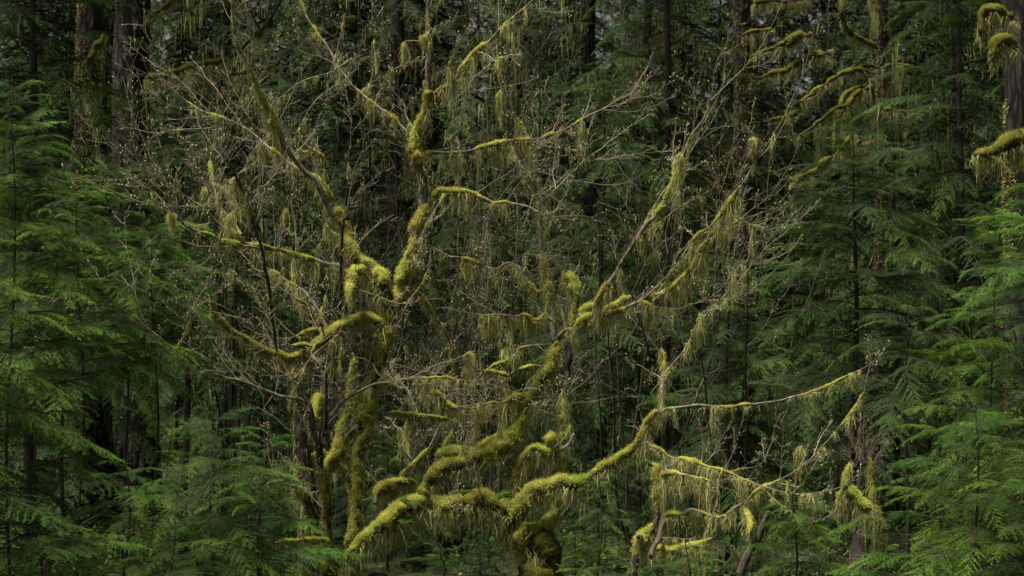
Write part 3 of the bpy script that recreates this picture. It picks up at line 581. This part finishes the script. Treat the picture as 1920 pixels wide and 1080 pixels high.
limb(B, 'B19', '800,745,4 815,737,5 833,756,7 851,765,6 868,775,4', .7, d0=.6, moss=1, drape=1.9, dl=.2, twig=.5)
for (x, y, L_, w_, f_) in [(889, 432, 45, 22, 'A11'), (938, 172, 85, 24, 'A1b'), (1355, 428, 60, 34, 'B1c'), (1412, 258, 52, 26, 'B1c'), (1383, 366, 55, 16, 'B1c'), (1598, 700, 40, 18, 'B8b'), (1500, 838, 80, 30, 'B10'), (1275, 288, 60, 26, 'B2'), (1225, 474, 40, 24, 'B2')]:
    clump(B if f_[0] == 'B' else A, x, y, L_, w_, f_)
for (x, y, L_, w_, f_) in [(322, 398, 50, 28, 'A2c'), (405, 345, 50, 16, 'A2d'), (384, 352, 45, 16, 'A2d'), (795, 66, 40, 26, 'A1u'), (758, 80, 60, 14, 'A1u'), (536, 392, 45, 14, 'A2a'), (690, 640, 40, 14, 'A3'), (875, 690, 60, 26, 'A12')]:
    clump(A, x, y, L_, w_, f_)

# ------------------------------------------------------------------ low mossy shrub at the right of the arching maple
Dm = thing('mossy_shrub', 'low crooked moss-draped shrub among the ferns beneath the long right limb', 'shrub', at(1195, 1100, 15.2))
limb(Dm, 'D', '1185,1090,13 1192,1041,12 1202,1023,13 1215,1007,12 1228,992,11 1236,971,10 1237,950,9 1233,924,8 1231,904,9 1226,880,9 1215,866,6', -.4, d0=-.5, D=15.6, moss=.85, drape=.5, dl=.14, name='trunk', bark='darkwood')
limb(Dm, 'D1', '1236,975,8 1244,974,8 1262,968,8 1283,961,8 1301,954,8 1321,963,7 1342,971,5 1360,966,6 1376,953,6 1391,945,5 1410,930,3 1428,917,3.5 1443,908,4 1460,898,3 1490,880,2.6 1540,840,2.2 1600,770,1.8 1620,735,1.4', -1.4, 'D', D=15.6, moss=.65, drape=1.6, dl=.17, twig=.4, tlen=(.3, .8), side=.3)
limb(Dm, 'D2', '1230,903,6 1240,893,6 1251,886,6 1280,888,5 1306,893,4 1335,902,3', -1., 'D', D=15.6, moss=.85, drape=2., dl=.2, twig=.6)
limb(Dm, 'D3', '1222,1045,6 1228,1025,6 1236,1007,6 1242,985,5 1246,974,4', -.5, d0=-.9, D=15.6, moss=.2, drape=.1, bark='deadwood', bare=.85)
limb(Dm, 'D4', '1222,1040,7 1241,1031,7 1254,1036,8 1275,1031,8 1296,1028,7 1319,1020,5 1333,1012,4', -1.2, 'D', D=15.6, moss=1, drape=1.9, dl=.17)
limb(Dm, 'D5', '1205,1020,7 1196,1010,9 1192,1003,7', -.8, 'D', D=15.6, moss=1, drape=.8, dl=.1)
limb(Dm, 'D6', '1391,947,4 1402,966,5 1405,985,5 1403,1000,3', -1.2, 'D1', D=15.6, moss=1, drape=2., dl=.2)

St = thing('broken_branch', 'leaning broken bare branch standing upright among ferns', 'branch', at(1400, 1075, 14.6))
limb(St, 'St', '1394,1075,8 1404,1041,8 1415,1018,7 1425,989,6 1434,972,5 1441,960,5', 0, D=14.6, moss=.2, drape=0, name='stick', bark='deadwood', bare=.95)
Lb = thing('dead_branch', 'curved brown dead branch rising out of the young hemlocks at lower left', 'branch', at(85, 1090, 11.6))
limb(Lb, 'Lb', '75,1110,8 92,1070,7 108,1040,7 125,1015,6 140,995,5 165,975,4 185,965,3 205,956,2', .2, D=11.6, moss=.0, drape=0, name='stick', bark='deadwood', bare=1)

# snag with moss and dead twigs
Sn = thing('mossy_snag', 'dark rotten snag hung with moss and topped with reddish dead twigs', 'snag', at(1618, 1130, 15.4))
limb(Sn, 'Sn', '1612,1140,24 1612,1060,22 1614,1010,19 1612,970,14 1610,940,9 1612,915,7 1615,890,5', 0, D=15.4, moss=.1, drape=.3, dl=.15, name='trunk', bark='darkwood', bare=.9)
limb(Sn, 'Sn1', '1594,866,3 1590,878,4 1586,895,7 1582,912,8 1576,930,6 1574,945,4', -.5, D=15.4, d0=-.5, moss=1, drape=2.6, dl=.2)
limb(Sn, 'Sn2', '1630,860,3 1632,878,5 1636,896,6 1636,920,6 1640,945,7 1646,967,8 1654,990,8 1660,1005,5', -.5, D=15.4, d0=-.4, moss=1, drape=2.6, dl=.2)
limb(Sn, 'Sn3', '1586,905,7 1594,924,8 1606,936,8 1622,946,8 1640,960,8', -.6, D=15.4, d0=-.5, moss=1, drape=2.6, dl=.22)
base = at(rng.uniform(1600, 1632, 34), rng.uniform(850, 890, 34), 15.2+rng.uniform(-.3, .3, 34)); b = MB()
twig_geo(base, norm(np.stack([rng.normal(.1, .45, 34), rng.normal(0, .4, 34), np.full(34, 1.)], -1)), rng.uniform(.25, .6, 34), .1, b, None, .8)
wobj('dead_twigs', b.mesh('dead_twigs', M['deadtwig']), Sn, 'stuff')

# ------------------------------------------------------------------ young hemlocks, each bough its own part
def hem(label, px, D, top, low, spread, **k):
    p = at(px, top, D); q = at(px, low, D)
    return hemlock(label, p[0], D, p[2], max(q[2], .15), spread, **k)
HG = 'young hemlocks around the maples'
k_ = dict(group=HG)
hem('young hemlock with feathery sprays along the left edge, its tip below the dark trunks', 20, 12.4, 140, 1150, 1.26, seed=1, trunk_r=.014, spacing=0.060, **k_)
hem('leafy hemlock standing in front of the foot of the massive grey trunk', 235, 17, 300, 690, 1.6, seed=41, trunk_r=.014, spacing=.05, **k_)
hem('leafy hemlock at left, behind the feathery sprays of the edge', 60, 16, 230, 700, 1.6, seed=42, trunk_r=.014, spacing=.06, **k_)
hem('hemlock screening the foot of the mossy trunk at the right edge', 1925, 15.4, 335, 900, 1.2, seed=43, trunk_r=.025, spacing=.055, **k_)
hem('big young hemlock mostly out of the picture at left, its lowest sprays pale green', -95, 11.2, 300, 1150, 1.67, seed=2, trunk_r=.014, spacing=0.078, **k_)
hem('young hemlock with bright drooping sprays below the reddish trunk', 150, 14.5, 330, 720, 1.35, seed=3, trunk_r=.014, spacing=.055, **k_)
hem('tall thin dark-stemmed hemlock just left of the forked maple', 347, 19, 190, 640, 1.55, seed=4, deep=True, trunk_r=.055, spacing=.08, name='hemlock_tree', **k_)
hem('small pointed hemlock sapling at lower left, front of the forked maple', 402, 12.2, 765, 1180, 1.26, seed=5, trunk_r=.018, spacing=0.055, **k_)
hem('small hemlock sapling right beside the slim dark maple stem', 490, 12.9, 800, 1180, 1.02, seed=6, trunk_r=.016, spacing=0.058, **k_)
hem('low hemlock sapling beside the curved dead branch', 235, 11.8, 850, 1180, 1.19, seed=7, trunk_r=.016, spacing=0.057, **k_)
hem('lowest hemlock sapling at the bottom left corner', 70, 10.8, 940, 1180, 1.00, seed=8, trunk_r=.016, spacing=0.061, **k_)
hem('hemlock sapling in the bottom edge between dead branch and maple stems', 320, 11.4, 960, 1180, 0.96, seed=31, trunk_r=.014, spacing=0.058, **k_)
hem('hemlock with straight thin dark trunk, right of the arching maple', 1603, 20, 225, 740, 2.35, seed=9, deep=True, trunk_r=.055, spacing=.07, name='hemlock_tree', **k_)
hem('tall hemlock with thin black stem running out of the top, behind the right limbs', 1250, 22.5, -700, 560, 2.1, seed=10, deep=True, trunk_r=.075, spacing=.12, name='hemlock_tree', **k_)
hem('large young hemlock at the right edge, its trunk out of the picture', 2010, 12.6, 250, 1180, 1.93, seed=11, trunk_r=.014, spacing=0.069, **k_)
hem('young hemlock with layered sprays just inside the right edge', 1862, 13.2, 420, 1100, 1.21, seed=12, trunk_r=.014, spacing=0.078, **k_)
hem('broad low hemlock sapling in the bottom right corner', 1830, 11.8, 770, 1180, 1.38, seed=13, trunk_r=.02, spacing=0.054, **k_)
hem('tiny hemlock sapling touching the massive dark trunk', 1125, 14.6, 875, 1120, .52, seed=14, trunk_r=.010, spacing=.035, **k_)
hem('small hemlock sapling between broken branch and rotten snag', 1490, 14.2, 915, 1180, .85, seed=15, trunk_r=.014, spacing=.04, **k_)
hem('small hemlock seen between the forked maple and the arching limb', 730, 18.4, 800, 1000, .75, seed=16, trunk_r=.02, spacing=.05, **k_)
hem('tall hemlock with wide flat boughs near the mossy trunk at upper right', 1800, 23, -350, 560, 2.5, seed=17, deep=True, trunk_r=.09, spacing=.12, name='hemlock_tree', **k_)
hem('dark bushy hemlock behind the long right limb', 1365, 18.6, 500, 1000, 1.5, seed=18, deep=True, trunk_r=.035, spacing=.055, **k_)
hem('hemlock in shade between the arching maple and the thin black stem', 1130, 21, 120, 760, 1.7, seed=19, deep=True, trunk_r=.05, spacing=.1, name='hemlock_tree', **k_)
hem('feathery hemlock in front of the foot of the reddish trunk', 120, 19.5, 330, 700, 1.9, seed=46, trunk_r=.03, spacing=.06, **k_)
hem('leafy hemlock with its tip against the thin dark-stemmed hemlock', 290, 15.6, 430, 670, 1.15, seed=47, trunk_r=.014, spacing=.05, **k_)
hem('bright hemlock sapling low at the right edge', 1935, 11.2, 860, 1180, 1.20, seed=48, trunk_r=.016, spacing=0.058, **k_)
hem('hemlock sapling on the bottom edge below the rotten snag', 1660, 12.6, 1000, 1200, .8, seed=49, trunk_r=.014, spacing=.045, **k_)
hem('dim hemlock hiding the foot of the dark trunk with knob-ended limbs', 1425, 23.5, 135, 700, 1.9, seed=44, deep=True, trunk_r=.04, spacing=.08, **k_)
hem('dim hemlock behind the fork, in front of the broad black trunk', 690, 25, 60, 800, 1.7, seed=45, deep=True, trunk_r=.04, spacing=.1, **k_)
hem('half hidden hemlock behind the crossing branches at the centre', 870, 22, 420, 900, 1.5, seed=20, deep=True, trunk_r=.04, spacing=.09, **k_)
hem('low hemlock sapling under the low mossy shrub', 1290, 14.2, 1000, 1180, .7, seed=21, trunk_r=.012, spacing=.045, **k_)
hem('dark drooping hemlock in the top left corner', 60, 20, -500, 260, 2.4, seed=22, deep=True, trunk_r=.09, spacing=.13, name='hemlock_tree', **k_)
hem('low sapling in shadow below the arching limb', 830, 17.6, 1010, 1160, .7, seed=23, trunk_r=.012, spacing=.05, **k_)
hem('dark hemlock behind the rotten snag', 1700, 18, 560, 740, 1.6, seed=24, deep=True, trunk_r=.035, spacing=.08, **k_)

# ------------------------------------------------------------------ old conifers
def crown_mesh(seed, h=32., z0=4., L0=3.6, n=95, hangn=1500, sp=1., wood=.02, pw=1.15):
    r = np.random.default_rng(seed); raws = [make_bough(3., 900+seed*7+i, sp1=.15*sp, sp2=.085*sp, nsp=.04*sp, nl=.075*sp, nw=.024*sp, droop=.32+.1*i, tip=.12, full=.40, raw=True, wood=wood) for i in range(3)]
    bb = MB()
    for j in range(n):
        f = (j+.5)/n; z = z0+(h-z0)*f**pw; L = L0*(1-f*.85)*r.uniform(.6, 1.15); az = j*2.4+r.uniform(-.6, .6); s = L/3
        R_ = np.array((Matrix.Rotation(az, 3, 'Z') @ Matrix.Rotation(r.normal(.15, .16), 3, 'Y')))*s
        raw = raws[r.integers(3)]; off = np.array([0, 0, z]); base = 0; rr = r.uniform(-.2, .2)
        for V, (F, m), a in zip(raw.V, raw.F, raw.A):
            bb.add(V @ R_.T+off, F-base, m, a+rr); base += len(V)
        # moss curtains under the bough
        kk = hangn//n; t = r.random(kk); tipv = np.array([3*1, 0, 0])
        c = np.stack([3*t, r.normal(0, .18, kk), 3*(.10*t-.42*t**2-.12*t**4)], -1) @ R_.T+off
        V, F, vs = strands(c, r.lognormal(-1.5, .6, kk), r.uniform(.015, .04, kk), 2); bb.add(V, F, 2, np.repeat(r.random(kk)*.6, vs))
    return bb.mesh('crown', [M['needle_old'], M['darkwood'], M['hang']])
CROWNS = [crown_mesh(1, 26, 2., 3.4, 105, 2500, pw=1.4), crown_mesh(2, 24, .8, 3.2, 115, 1800, pw=1.5), crown_mesh(3, 20, .5, 2.9, 115, 900, pw=1.5)]
FARC = [crown_mesh(7, 30, .6, 4.4, 330, 2600, 2.0, .03, 1.0), crown_mesh(8, 27, .4, 4.0, 330, 2000, 1.9, .03, 1.05)]
CROWN_HIGH = crown_mesh(4, 38, 17., 4.0, 120, 600, sp=1.7)
UNDER = [crown_mesh(5, 6.5, .2, 1.9, 80, 300, .8, .01, 1.1), crown_mesh(6, 4.5, .15, 1.5, 70, 100, .8, .01, 1.1)]

def old_trunk(t, r0, h, bark, seed, lean=(0, 0), patch=0.):
    z = np.concatenate([np.linspace(-.6, 14, 90), np.linspace(14.5, h, 30)]); ns = 60 if r0 > .2 else 24; th = np.linspace(0, 2*pi, ns, endpoint=False)
    P = np.stack([lean[0]*z/10+.05*np.sin(z*.5+seed), lean[1]*z/10+.05*np.cos(z*.4+seed), z], -1)
    R = r0*(1-.92*np.clip(z/h, 0, 1)**1.2)*(1+.7*np.exp(-np.clip(z+.3, 0, 9)*1.6))
    q = np.stack([np.cos(th)[None]*2.4+0*z[:, None], np.sin(th)[None]*2.4+0*z[:, None], z[:, None]*.7+0*th], -1)
    RR = R[:, None]*(.90+.14*vnoise(q*1.6+seed)+.10*vnoise(q*np.array([5, 5, 1.0])*1.9+seed+4))
    V, F, N = tube(P, RR, ns); b = MB(); b.add(V, F)
    o = obj('trunk', b.mesh('trunk', M[bark], True), t)
    if patch > 0:                                             # moss patches clinging to the bark
        nf = int(r0*patch*90000); i = rng.integers(0, 85, nf); j = rng.integers(0, ns, nf); f = rng.random((nf, 1)); p = V[i, j]*(1-f)+V[i+1, j]*f
        p = p*.5+(V[i, (j+1) % ns]*(1-f)+V[i+1, (j+1) % ns]*f)*.5; w = vnoise(p*np.array([2.2, 2.2, .8])+seed)*.6+vnoise(p*np.array([6, 6, 3])+seed)*.4
        k = w > .56; p = p[k]; nn = N[i, j][k]; nf = len(p); d = norm(nn+rng.normal(0, .5, (nf, 3))-UP*.7)
        b = MB(); Vb, Fb = blades(p-nn*.01, d, rng.uniform(.02, .07, nf), rng.uniform(.012, .022, nf)); b.add(Vb, Fb, 0, np.repeat(rng.random(nf)*.5, 3)); obj('moss', b.mesh('moss', M['moss']), o, 'stuff')
    return o

def tall(label, px, D, rpx, bark='oldbark', crown=None, h=34., lean=(0, 0), name='conifer', group=None, seed=0, s=1., patch=0.):
    x = (px-960)/FPX*D; t = thing(name, label, 'tree', (x, D, float(ground_z(x, D))-.1), group, rz=0)
    old_trunk(t, rpx*D/FPX, h, bark, seed, lean, patch)
    if crown is not None:
        c = obj('crown', crown, t, 'stuff'); c.rotation_euler[2] = seed*1.7; c.scale = (s, s, s)
    return t

T1 = tall('massive dark grey conifer trunk at upper left', 252, 26, 39, 'oldbark', CROWN_HIGH, seed=1, patch=.15)
T2 = tall('thick reddish scaly trunk with moss streaks, left of the darker trunk', 178, 23.5, 34, 'redbark', CROWN_HIGH, lean=(-.05, 0), seed=2, patch=1.)
T3 = tall('scaly mossy conifer trunk cut by the right edge', 1944, 17.5, 44, 'oldbark', CROWN_HIGH, lean=(-.15, 0), seed=3, patch=1.2)
T4 = tall('slender reddish trunk with mossy side branches, upper right', 1652, 27, 13, 'redbark', CROWN_HIGH, seed=4, h=28, patch=.6)
T5 = tall('dark trunk with two mossy knob-ended limbs, at the top right of centre', 1392, 29, 20, 'redbark', CROWN_HIGH, seed=5, patch=.6)
T6 = tall('dark straight trunk behind the top right of the maple', 1108, 34, 15, 'oldbark', CROWNS[0], seed=6)
T7 = tall('slim mossy trunk beside the thin black hemlock stem', 1215, 36, 10, 'redbark', CROWNS[0], seed=7, h=28)
T8 = tall('broad black trunk behind the forked maple', 742, 36, 17, 'darkwood', CROWNS[0], seed=8)
T9 = tall('thin dark trunk at the top, right of the massive grey one', 421, 33, 9, 'oldbark', CROWNS[0], seed=9, h=26)
MK = dict(fuzz=.45)
def mossy(t, key, pts, D, d0=0., d1=None, **k):
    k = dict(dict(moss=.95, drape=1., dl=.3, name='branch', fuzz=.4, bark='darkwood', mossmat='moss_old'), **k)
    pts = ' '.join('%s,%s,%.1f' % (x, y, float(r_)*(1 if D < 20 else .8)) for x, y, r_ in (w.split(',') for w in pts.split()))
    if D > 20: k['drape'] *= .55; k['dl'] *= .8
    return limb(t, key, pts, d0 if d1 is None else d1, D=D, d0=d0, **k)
mossy(T1, 'T1a', '275,148,12 300,146,11 330,138,9 350,132,10 375,126,10 400,120,11 425,110,10 445,100,6', 25.6, 0, -.8)
mossy(T1, 'T1b', '280,30,10 300,22,9 318,12,8 335,-15,8', 25.6)
mossy(T1, 'T1c', '380,150,6 410,145,6 440,140,5 470,135,5 500,128,4 525,120,3', 25.4)
mossy(T1, 'T1d', '440,100,6 470,75,6 490,60,7 505,40,6 520,12,5 530,-10,4', 25, moss=.3, drape=.3)
mossy(T1, 'T1e', '490,60,6 478,40,5 468,15,5 462,-10,4', 25, moss=.3, drape=.3)
mossy(T2, 'T2a', '160,150,9 168,120,9 185,90,8 200,60,7', 23, moss=1, dl=.4)
mossy(T2, 'T2b', '165,150,12 170,175,14 176,200,14 182,230,11 180,250,6', 22.9, moss=1, dl=.3)
mossy(T3, 'T3a', '1908,40,12 1890,32,12 1875,26,13 1858,26,13 1845,36,11 1841,55,8 1842,75,5', 17.0, moss=1, dl=.12)
mossy(T3, 'T3b', '1908,88,12 1890,82,12 1872,82,13 1862,92,12 1862,110,8 1865,125,5', 16.9, moss=1, dl=.1)
mossy(T3, 'T3c', '1945,275,26 1925,275,26 1900,278,22 1880,285,17 1860,292,12 1845,293,10 1828,292,7', 16.8, 0, -.4, moss=1, drape=1.6, dl=.13, fuzz=.8)
mossy(T3, 'T3d', '1905,250,14 1893,262,15 1885,275,12', 16.7, moss=1, dl=.1)
mossy(T4, 'T4a', '1648,90,7 1620,82,6 1600,68,6 1585,50,7 1575,20,6 1580,-10,5', 26.8, 0, -1)
mossy(T4, 'T4b', '1648,30,6 1640,10,5 1632,-15,5', 26.8)
mossy(T4, 'T4c', '1645,140,6 1615,133,6 1590,138,6 1560,152,6 1530,172,5 1500,192,4', 26.6, 0, -1.5, drape=.8)
mossy(T4, 'T4d', '1644,145,6 1620,160,6 1600,172,6 1585,180,5 1570,215,5 1565,250,4', 26.5, 0, -.6)
mossy(T4, 'T4e', '1655,128,6 1680,124,5 1710,127,5 1732,130,4', 26.6, 0, -.4)
mossy(T4, 'T4f', '1645,128,6 1620,124,5 1600,128,4', 26.6)
mossy(T4, 'T4g', '1650,180,7 1625,168,6 1605,180,6 1592,200,6 1585,220,5 1580,240,4', 26.3, 0, -.6, drape=1.6, dl=.5)
mossy(T4, 'T4h', '1655,205,7 1675,205,7 1690,215,7 1698,225,5', 26.3, 0, -.6, drape=1.4)
mossy(T4, 'T4i', '1655,212,5 1690,212,5 1715,210,4 1722,209,3', 26.4)
mossy(T4, 'T4k', '1648,255,7 1620,262,7 1605,272,8 1597,280,6', 26.3, 0, -.5, drape=1.5, dl=.4)
mossy(T4, 'T4m', '1600,200,5 1565,205,6 1540,225,5 1520,240,5 1495,255,4', 26.4, -.5, -1, drape=1., dl=.4)
mossy(T4, 'T4n', '1600,250,5 1570,290,6 1540,310,6 1510,330,7 1490,345,7 1483,365,5', 26, -.5, -1, drape=2.4, dl=.4)
mossy(T5, 'T5a', '1405,112,5 1430,100,6 1455,92,8 1480,82,10 1500,74,11 1518,68,10 1525,70,6', 27.8, 0, -.8, fuzz=.7, dl=.15, drape=.6)
mossy(T5, 'T5b', '1400,150,9 1440,143,9 1475,135,8 1500,122,9 1525,112,11 1545,106,13 1558,104,12 1563,110,7', 27.8, 0, -.8, fuzz=.7, dl=.15, drape=.6)
mossy(T5, 'T5c', '1392,70,7 1415,60,7 1435,58,6 1452,56,4', 28.4)
mossy(T5, 'T5d', '1410,8,9 1450,6,9 1490,4,9 1520,-4,9', 27.8, drape=1.6)
mossy(T5, 'T5e', '1400,235,6 1440,225,6 1480,218,6 1505,205,6 1522,188,5 1530,170,4', 27.5, moss=.4, drape=.8)
mossy(T7, 'T7a', '1213,110,6 1190,105,5 1165,98,5 1140,85,4', 35)
mossy(T7, 'T7b', '1218,70,6 1245,62,6 1275,55,6 1300,60,5', 35, drape=2)

# conifers receding behind
r = np.random.default_rng(77); FAR = 'conifers fading into the forest behind'
SUR = 'unseen conifers added to shade the clearing'  # out-of-view trees, added for the shade their crowns cast
for i, (x, y) in enumerate([(-15.5, 14), (-7.8, 18.8), (-4, -6), (3.5, -7), (-10, -2), (8.5, -1.5), (12, 5), (15, 13), (-20, -2), (0, -14), (10, -11), (-9, -11), (-18, -6), (18, -4), (16, 18)]):
    t = thing('conifer', 'tall unseen conifer added outside the picture to shade the clearing', 'tree', (x, y, float(ground_z(x, y))-.1), SUR, rz=i*1.3)
    old_trunk(t, .3, 36, 'oldbark', 60+i) if y < 10 or abs(x) > 14 else old_trunk(t, .16, 36, 'oldbark', 60+i)
    obj('crown', CROWN_HIGH, t, 'stuff')
spots = [(-150, 30), (60, 40), (130, 52), (330, 44), (480, 38), (600, 55), (820, 48), (900, 33), (1010, 52), (1060, 42), (1180, 60), (1290, 46), (1340, 38), (1460, 52), (1540, 36), (1600, 58), (1720, 40), (1790, 34), (1850, 50), (1980, 32), (2080, 44), (-50, 60), (560, 70), (760, 66), (960, 72), (1400, 70), (1900, 66), (240, 64), (420, 60)]+[(-200+i*80, 64+(i*37) % 40) for i in range(30)]+[(-100+i*150, 45+(i*17) % 14) for i in range(14)]
for i, (px, D) in enumerate(spots):
    tall('one of the dim conifers receding into the forest behind the maples', px+r.uniform(-15, 15), D+r.uniform(-2, 2), r.uniform(2.2, 4)*34/D, ['oldbark', 'darkwood', 'darkwood'][i % 3], CROWNS[i % 3] if D < 40 else FARC[i % 2], 26+r.uniform(-3, 4), group=FAR, seed=20+i, s=r.uniform(.85, 1.2))

UG = 'understory hemlocks in the dim forest behind the maples'
for i in range(34):
    px = -60+i*62+r.uniform(-25, 25); D = [23.5, 28, 33, 26][i % 4]+r.uniform(-1.5, 1.5); x = (px-960)/FPX*D; k = r.uniform(.8, 1.35)
    t = thing('understory_hemlock', 'bushy hemlock of the dim understory behind the maples', 'tree', (x, D, float(ground_z(x, D))-.05), UG, rz=r.uniform(0, 6))
    j = i % 2; b = MB(); V, F, _ = tube(np.stack([0*np.linspace(0, 1, 9), .05*np.sin(np.linspace(0, 5, 9)), np.linspace(0, [6.6, 4.6][j], 9)], -1), np.linspace(.045, .006, 9), 6); b.add(V, F)
    obj('trunk', b.mesh('trunk', M['darkwood'], True), t).scale = (k, k, k); c = obj('crown', UNDER[j], t, 'stuff'); c.scale = (k, k, k)

for i, (px, D, k) in enumerate([(560, 18.6, .42), (650, 18, .4), (700, 19.5, .5), (790, 18.5, .4), (850, 20, .55), (900, 17.6, .33), (960, 19.5, .5), (1080, 17.4, .36), (1160, 18.6, .5), (1230, 17.2, .36), (1010, 21.5, .6), (600, 21, .6), (760, 22, .7), (1420, 17, .4), (1560, 16.8, .42), (450, 17, .5), (680, 20.5, .55), (740, 20.8, .5), (800, 20.6, .6), (880, 21.2, .6), (930, 20.4, .5), (1050, 20.6, .55), (1120, 21, .6), (620, 19.8, .5)]):
    x = (px-960)/FPX*D; t = thing('understory_hemlock', 'low shaded hemlock seedling on the floor beneath the maples', 'tree', (x, D, float(ground_z(x, D))-.05), 'hemlock seedlings beneath the maples', rz=i*1.9)
    b = MB(); V, F, _ = tube(np.stack([np.zeros(9), .05*np.sin(np.linspace(0, 5, 9)), np.linspace(0, 4.6, 9)], -1), np.linspace(.03, .006, 9), 6); b.add(V, F)
    obj('trunk', b.mesh('trunk', M['darkwood'], True), t).scale = (k, k, k); obj('crown', UNDER[1], t, 'stuff').scale = (k*1.2, k*1.2, k)

# leafless thickets behind the maples
def thicket(label, px, py, D, seed, n=26, Lr=(.8, 1.7)):
    c = at(px, py, D); t = thing('vine_maple', label, 'shrub', (c[0], D, float(ground_z(c[0], D))), 'bare thickets behind the maples')
    b, bb = MB(), MB(); foot = np.array([c[0], D, float(ground_z(c[0], D))-.05])
    stems = grow(np.repeat(foot[None], 6, 0)+rng.normal(0, .15, (6, 3))*np.array([1, 1, 0]), np.stack([rng.normal(0, .22, 6), rng.normal(0, .22, 6), np.ones(6)], -1), np.full(6, c[2]-foot[2]+.6), 14, .9, .07)
    for q in stems:
        bs = MB(); V, F, _ = tube(q, np.linspace(.018, .006, 14), 5); bs.add(V, F); wobj('stem', bs.mesh('stem', M['darkwood'], True), t)
    pick = rng.integers(6, 14, n); base = stems[rng.integers(0, 6, n), pick]
    twig_geo(base, norm(rng.normal(0, .8, (n, 3))+UP*.5), rng.uniform(*Lr, n), .4, b, bb, 1., 1.0, .4)
    wobj('twigs', b.mesh('twigs', M['deadtwig']), t, 'stuff'); wobj('buds', bb.mesh('buds', M['bud']), t, 'stuff')
thicket('brownish bare thicket behind the fork of the forked maple', 620, 470, 19, 1, 22)
thicket('brownish bare thicket between the two maples', 830, 600, 18.5, 2, 22)
thicket('bare thicket high behind the upright stem, its twigs at the top', 880, 130, 18.6, 3, 25)
thicket('bare thicket with pale buds behind the right diagonal branch', 1180, 430, 18.5, 4, 19)
thicket('bare thicket at upper left below the massive trunk', 420, 200, 19.5, 5, 22)
thicket('bare budding thicket right of the diagonal branches', 1370, 260, 18.2, 6, 19)

# ------------------------------------------------------------------ ferns
def frond_mesh(L, seed, np_=30, w=.10, arch=.35, thin=.011):
    r = np.random.default_rng(seed); t = np.linspace(0, 1, 16)
    ax = np.stack([L*(.25*t+.65*t**1.6), .04*L*np.sin(t*3+seed), L*(.85*t-(.3+arch)*t**2.4)], -1); b = MB()
    V, F, _ = tube(ax, np.linspace(.004, .0012, 16), 4); b.add(V, F, 1)
    tt = np.linspace(.12, .985, np_); p, T = along(ax[None], tt[None]); p, T = p[0], T[0]
    for sg in (-1, 1):
        la = np.cross(UP, T); la = norm(la)*sg; nrm = norm(np.cross(T, la)*sg)
        l = w*L/.8*np.minimum(1, (1.02-tt)*1.9)**.8*np.minimum(1, tt*4)*r.uniform(.85, 1.1, np_)
        d = norm(la+T*.32+UP*.08-nrm*r.normal(.0, .12, (np_, 1))); wv = T*(thin*.5)*(l/l.max()+.25)[:, None]
        e = p+d*l[:, None]-UP*(.10*l)[:, None]; m1 = p+d*(l*.55)[:, None]
        V = np.stack([p-wv*.8, m1-wv, e, m1+wv, p+wv*.8], 1); b.add(V, np.arange(np_*5).reshape(-1, 5), 0, np.repeat(r.random(np_), 5))
    return b.mesh('frond', [M['fern'], M['darkwood']])
FRONDS = [frond_mesh(.85, 41), frond_mesh(.7, 42, arch=.5), frond_mesh(.95, 43, arch=.2)]
LFRONDS = [frond_mesh(.24, 51, 14, .26, .5, .016), frond_mesh(.2, 52, 12, .28, .35, .016)]
def fern(label, px, py, D, n=13, s=1., name='sword_fern', fr=None, group='sword ferns on the forest floor', az=None, onground=True):
    p = at(px, py, D); r = np.random.default_rng(int(px)); z = p[2]
    t = thing(name, label, 'fern', (p[0], D, z), group)
    for i in range(n):
        o = obj('frond', (fr or FRONDS)[i % len(fr or FRONDS)], t); a = (i/n*2*pi if az is None else az)+r.normal(0, .25 if az is None else .6)
        k = s*r.uniform(.8, 1.2); o.scale = (k, k, k); o.rotation_euler = (r.normal(0, .15), r.uniform(-.25, .35), a)
    return t
def gfern(label, px, D, n=13, s=1.):
    x = (px-960)/FPX*D; z = float(ground_z(x, D)); py = 540+(H-z)/D*FPX
    return fern(label, px, py, D, n, s)
gfern('sword fern at the bottom, right of the low mossy shrub', 1375, 14.0, 15, 1.15)
gfern('sword fern at the bottom edge beside the rotten snag', 1545, 14.2, 15, 1.1)
gfern('sword fern between the low mossy shrub and the massive trunk', 1180, 15.0, 13, 1.)
gfern('sword fern at the bottom edge left of the rotten snag', 1460, 13.4, 13, 1.1)
gfern('sword fern under the arching mossy limb', 900, 15.0, 13, 1.)
gfern('sword fern at the foot of the forked maple', 720, 15.2, 12, .95)
gfern('sword fern behind the slim dark maple stem', 520, 16.5, 12, 1.)
gfern('sword fern in front of the rotten snag', 1660, 14.0, 13, 1.)
gfern('sword fern deep in shade behind the massive trunk', 1090, 18.5, 12, 1.1)
gfern('sword fern deep in shade behind the arching limb', 800, 19.5, 12, 1.1)
LG = 'small ferns growing on the mossy limb'
lf = dict(s=1., name='licorice_fern', fr=LFRONDS, group=LG, onground=False)
fern('small green fern growing on the arching limb where it forks', 765, 950, 15.25, 5, **lf)
fern('small fern hanging under the lower end of the arching limb', 757, 985, 15.2, 3, az=.4, **lf)
fern('small fern on top of the arching limb near the trunk', 868, 930, 15.2, 4, **lf)
fern('small fern drooping at the bend where limb meets massive trunk', 935, 938, 15.2, 5, az=.1, **lf)
fern('small fern low between the maple stems', 625, 1040, 15.5, 5, **lf)
fern('tiny bright fern in the hollow on top of the massive trunk', 995, 985, 15.4, 4, s=.6, name='licorice_fern', fr=LFRONDS, group=LG, onground=False)
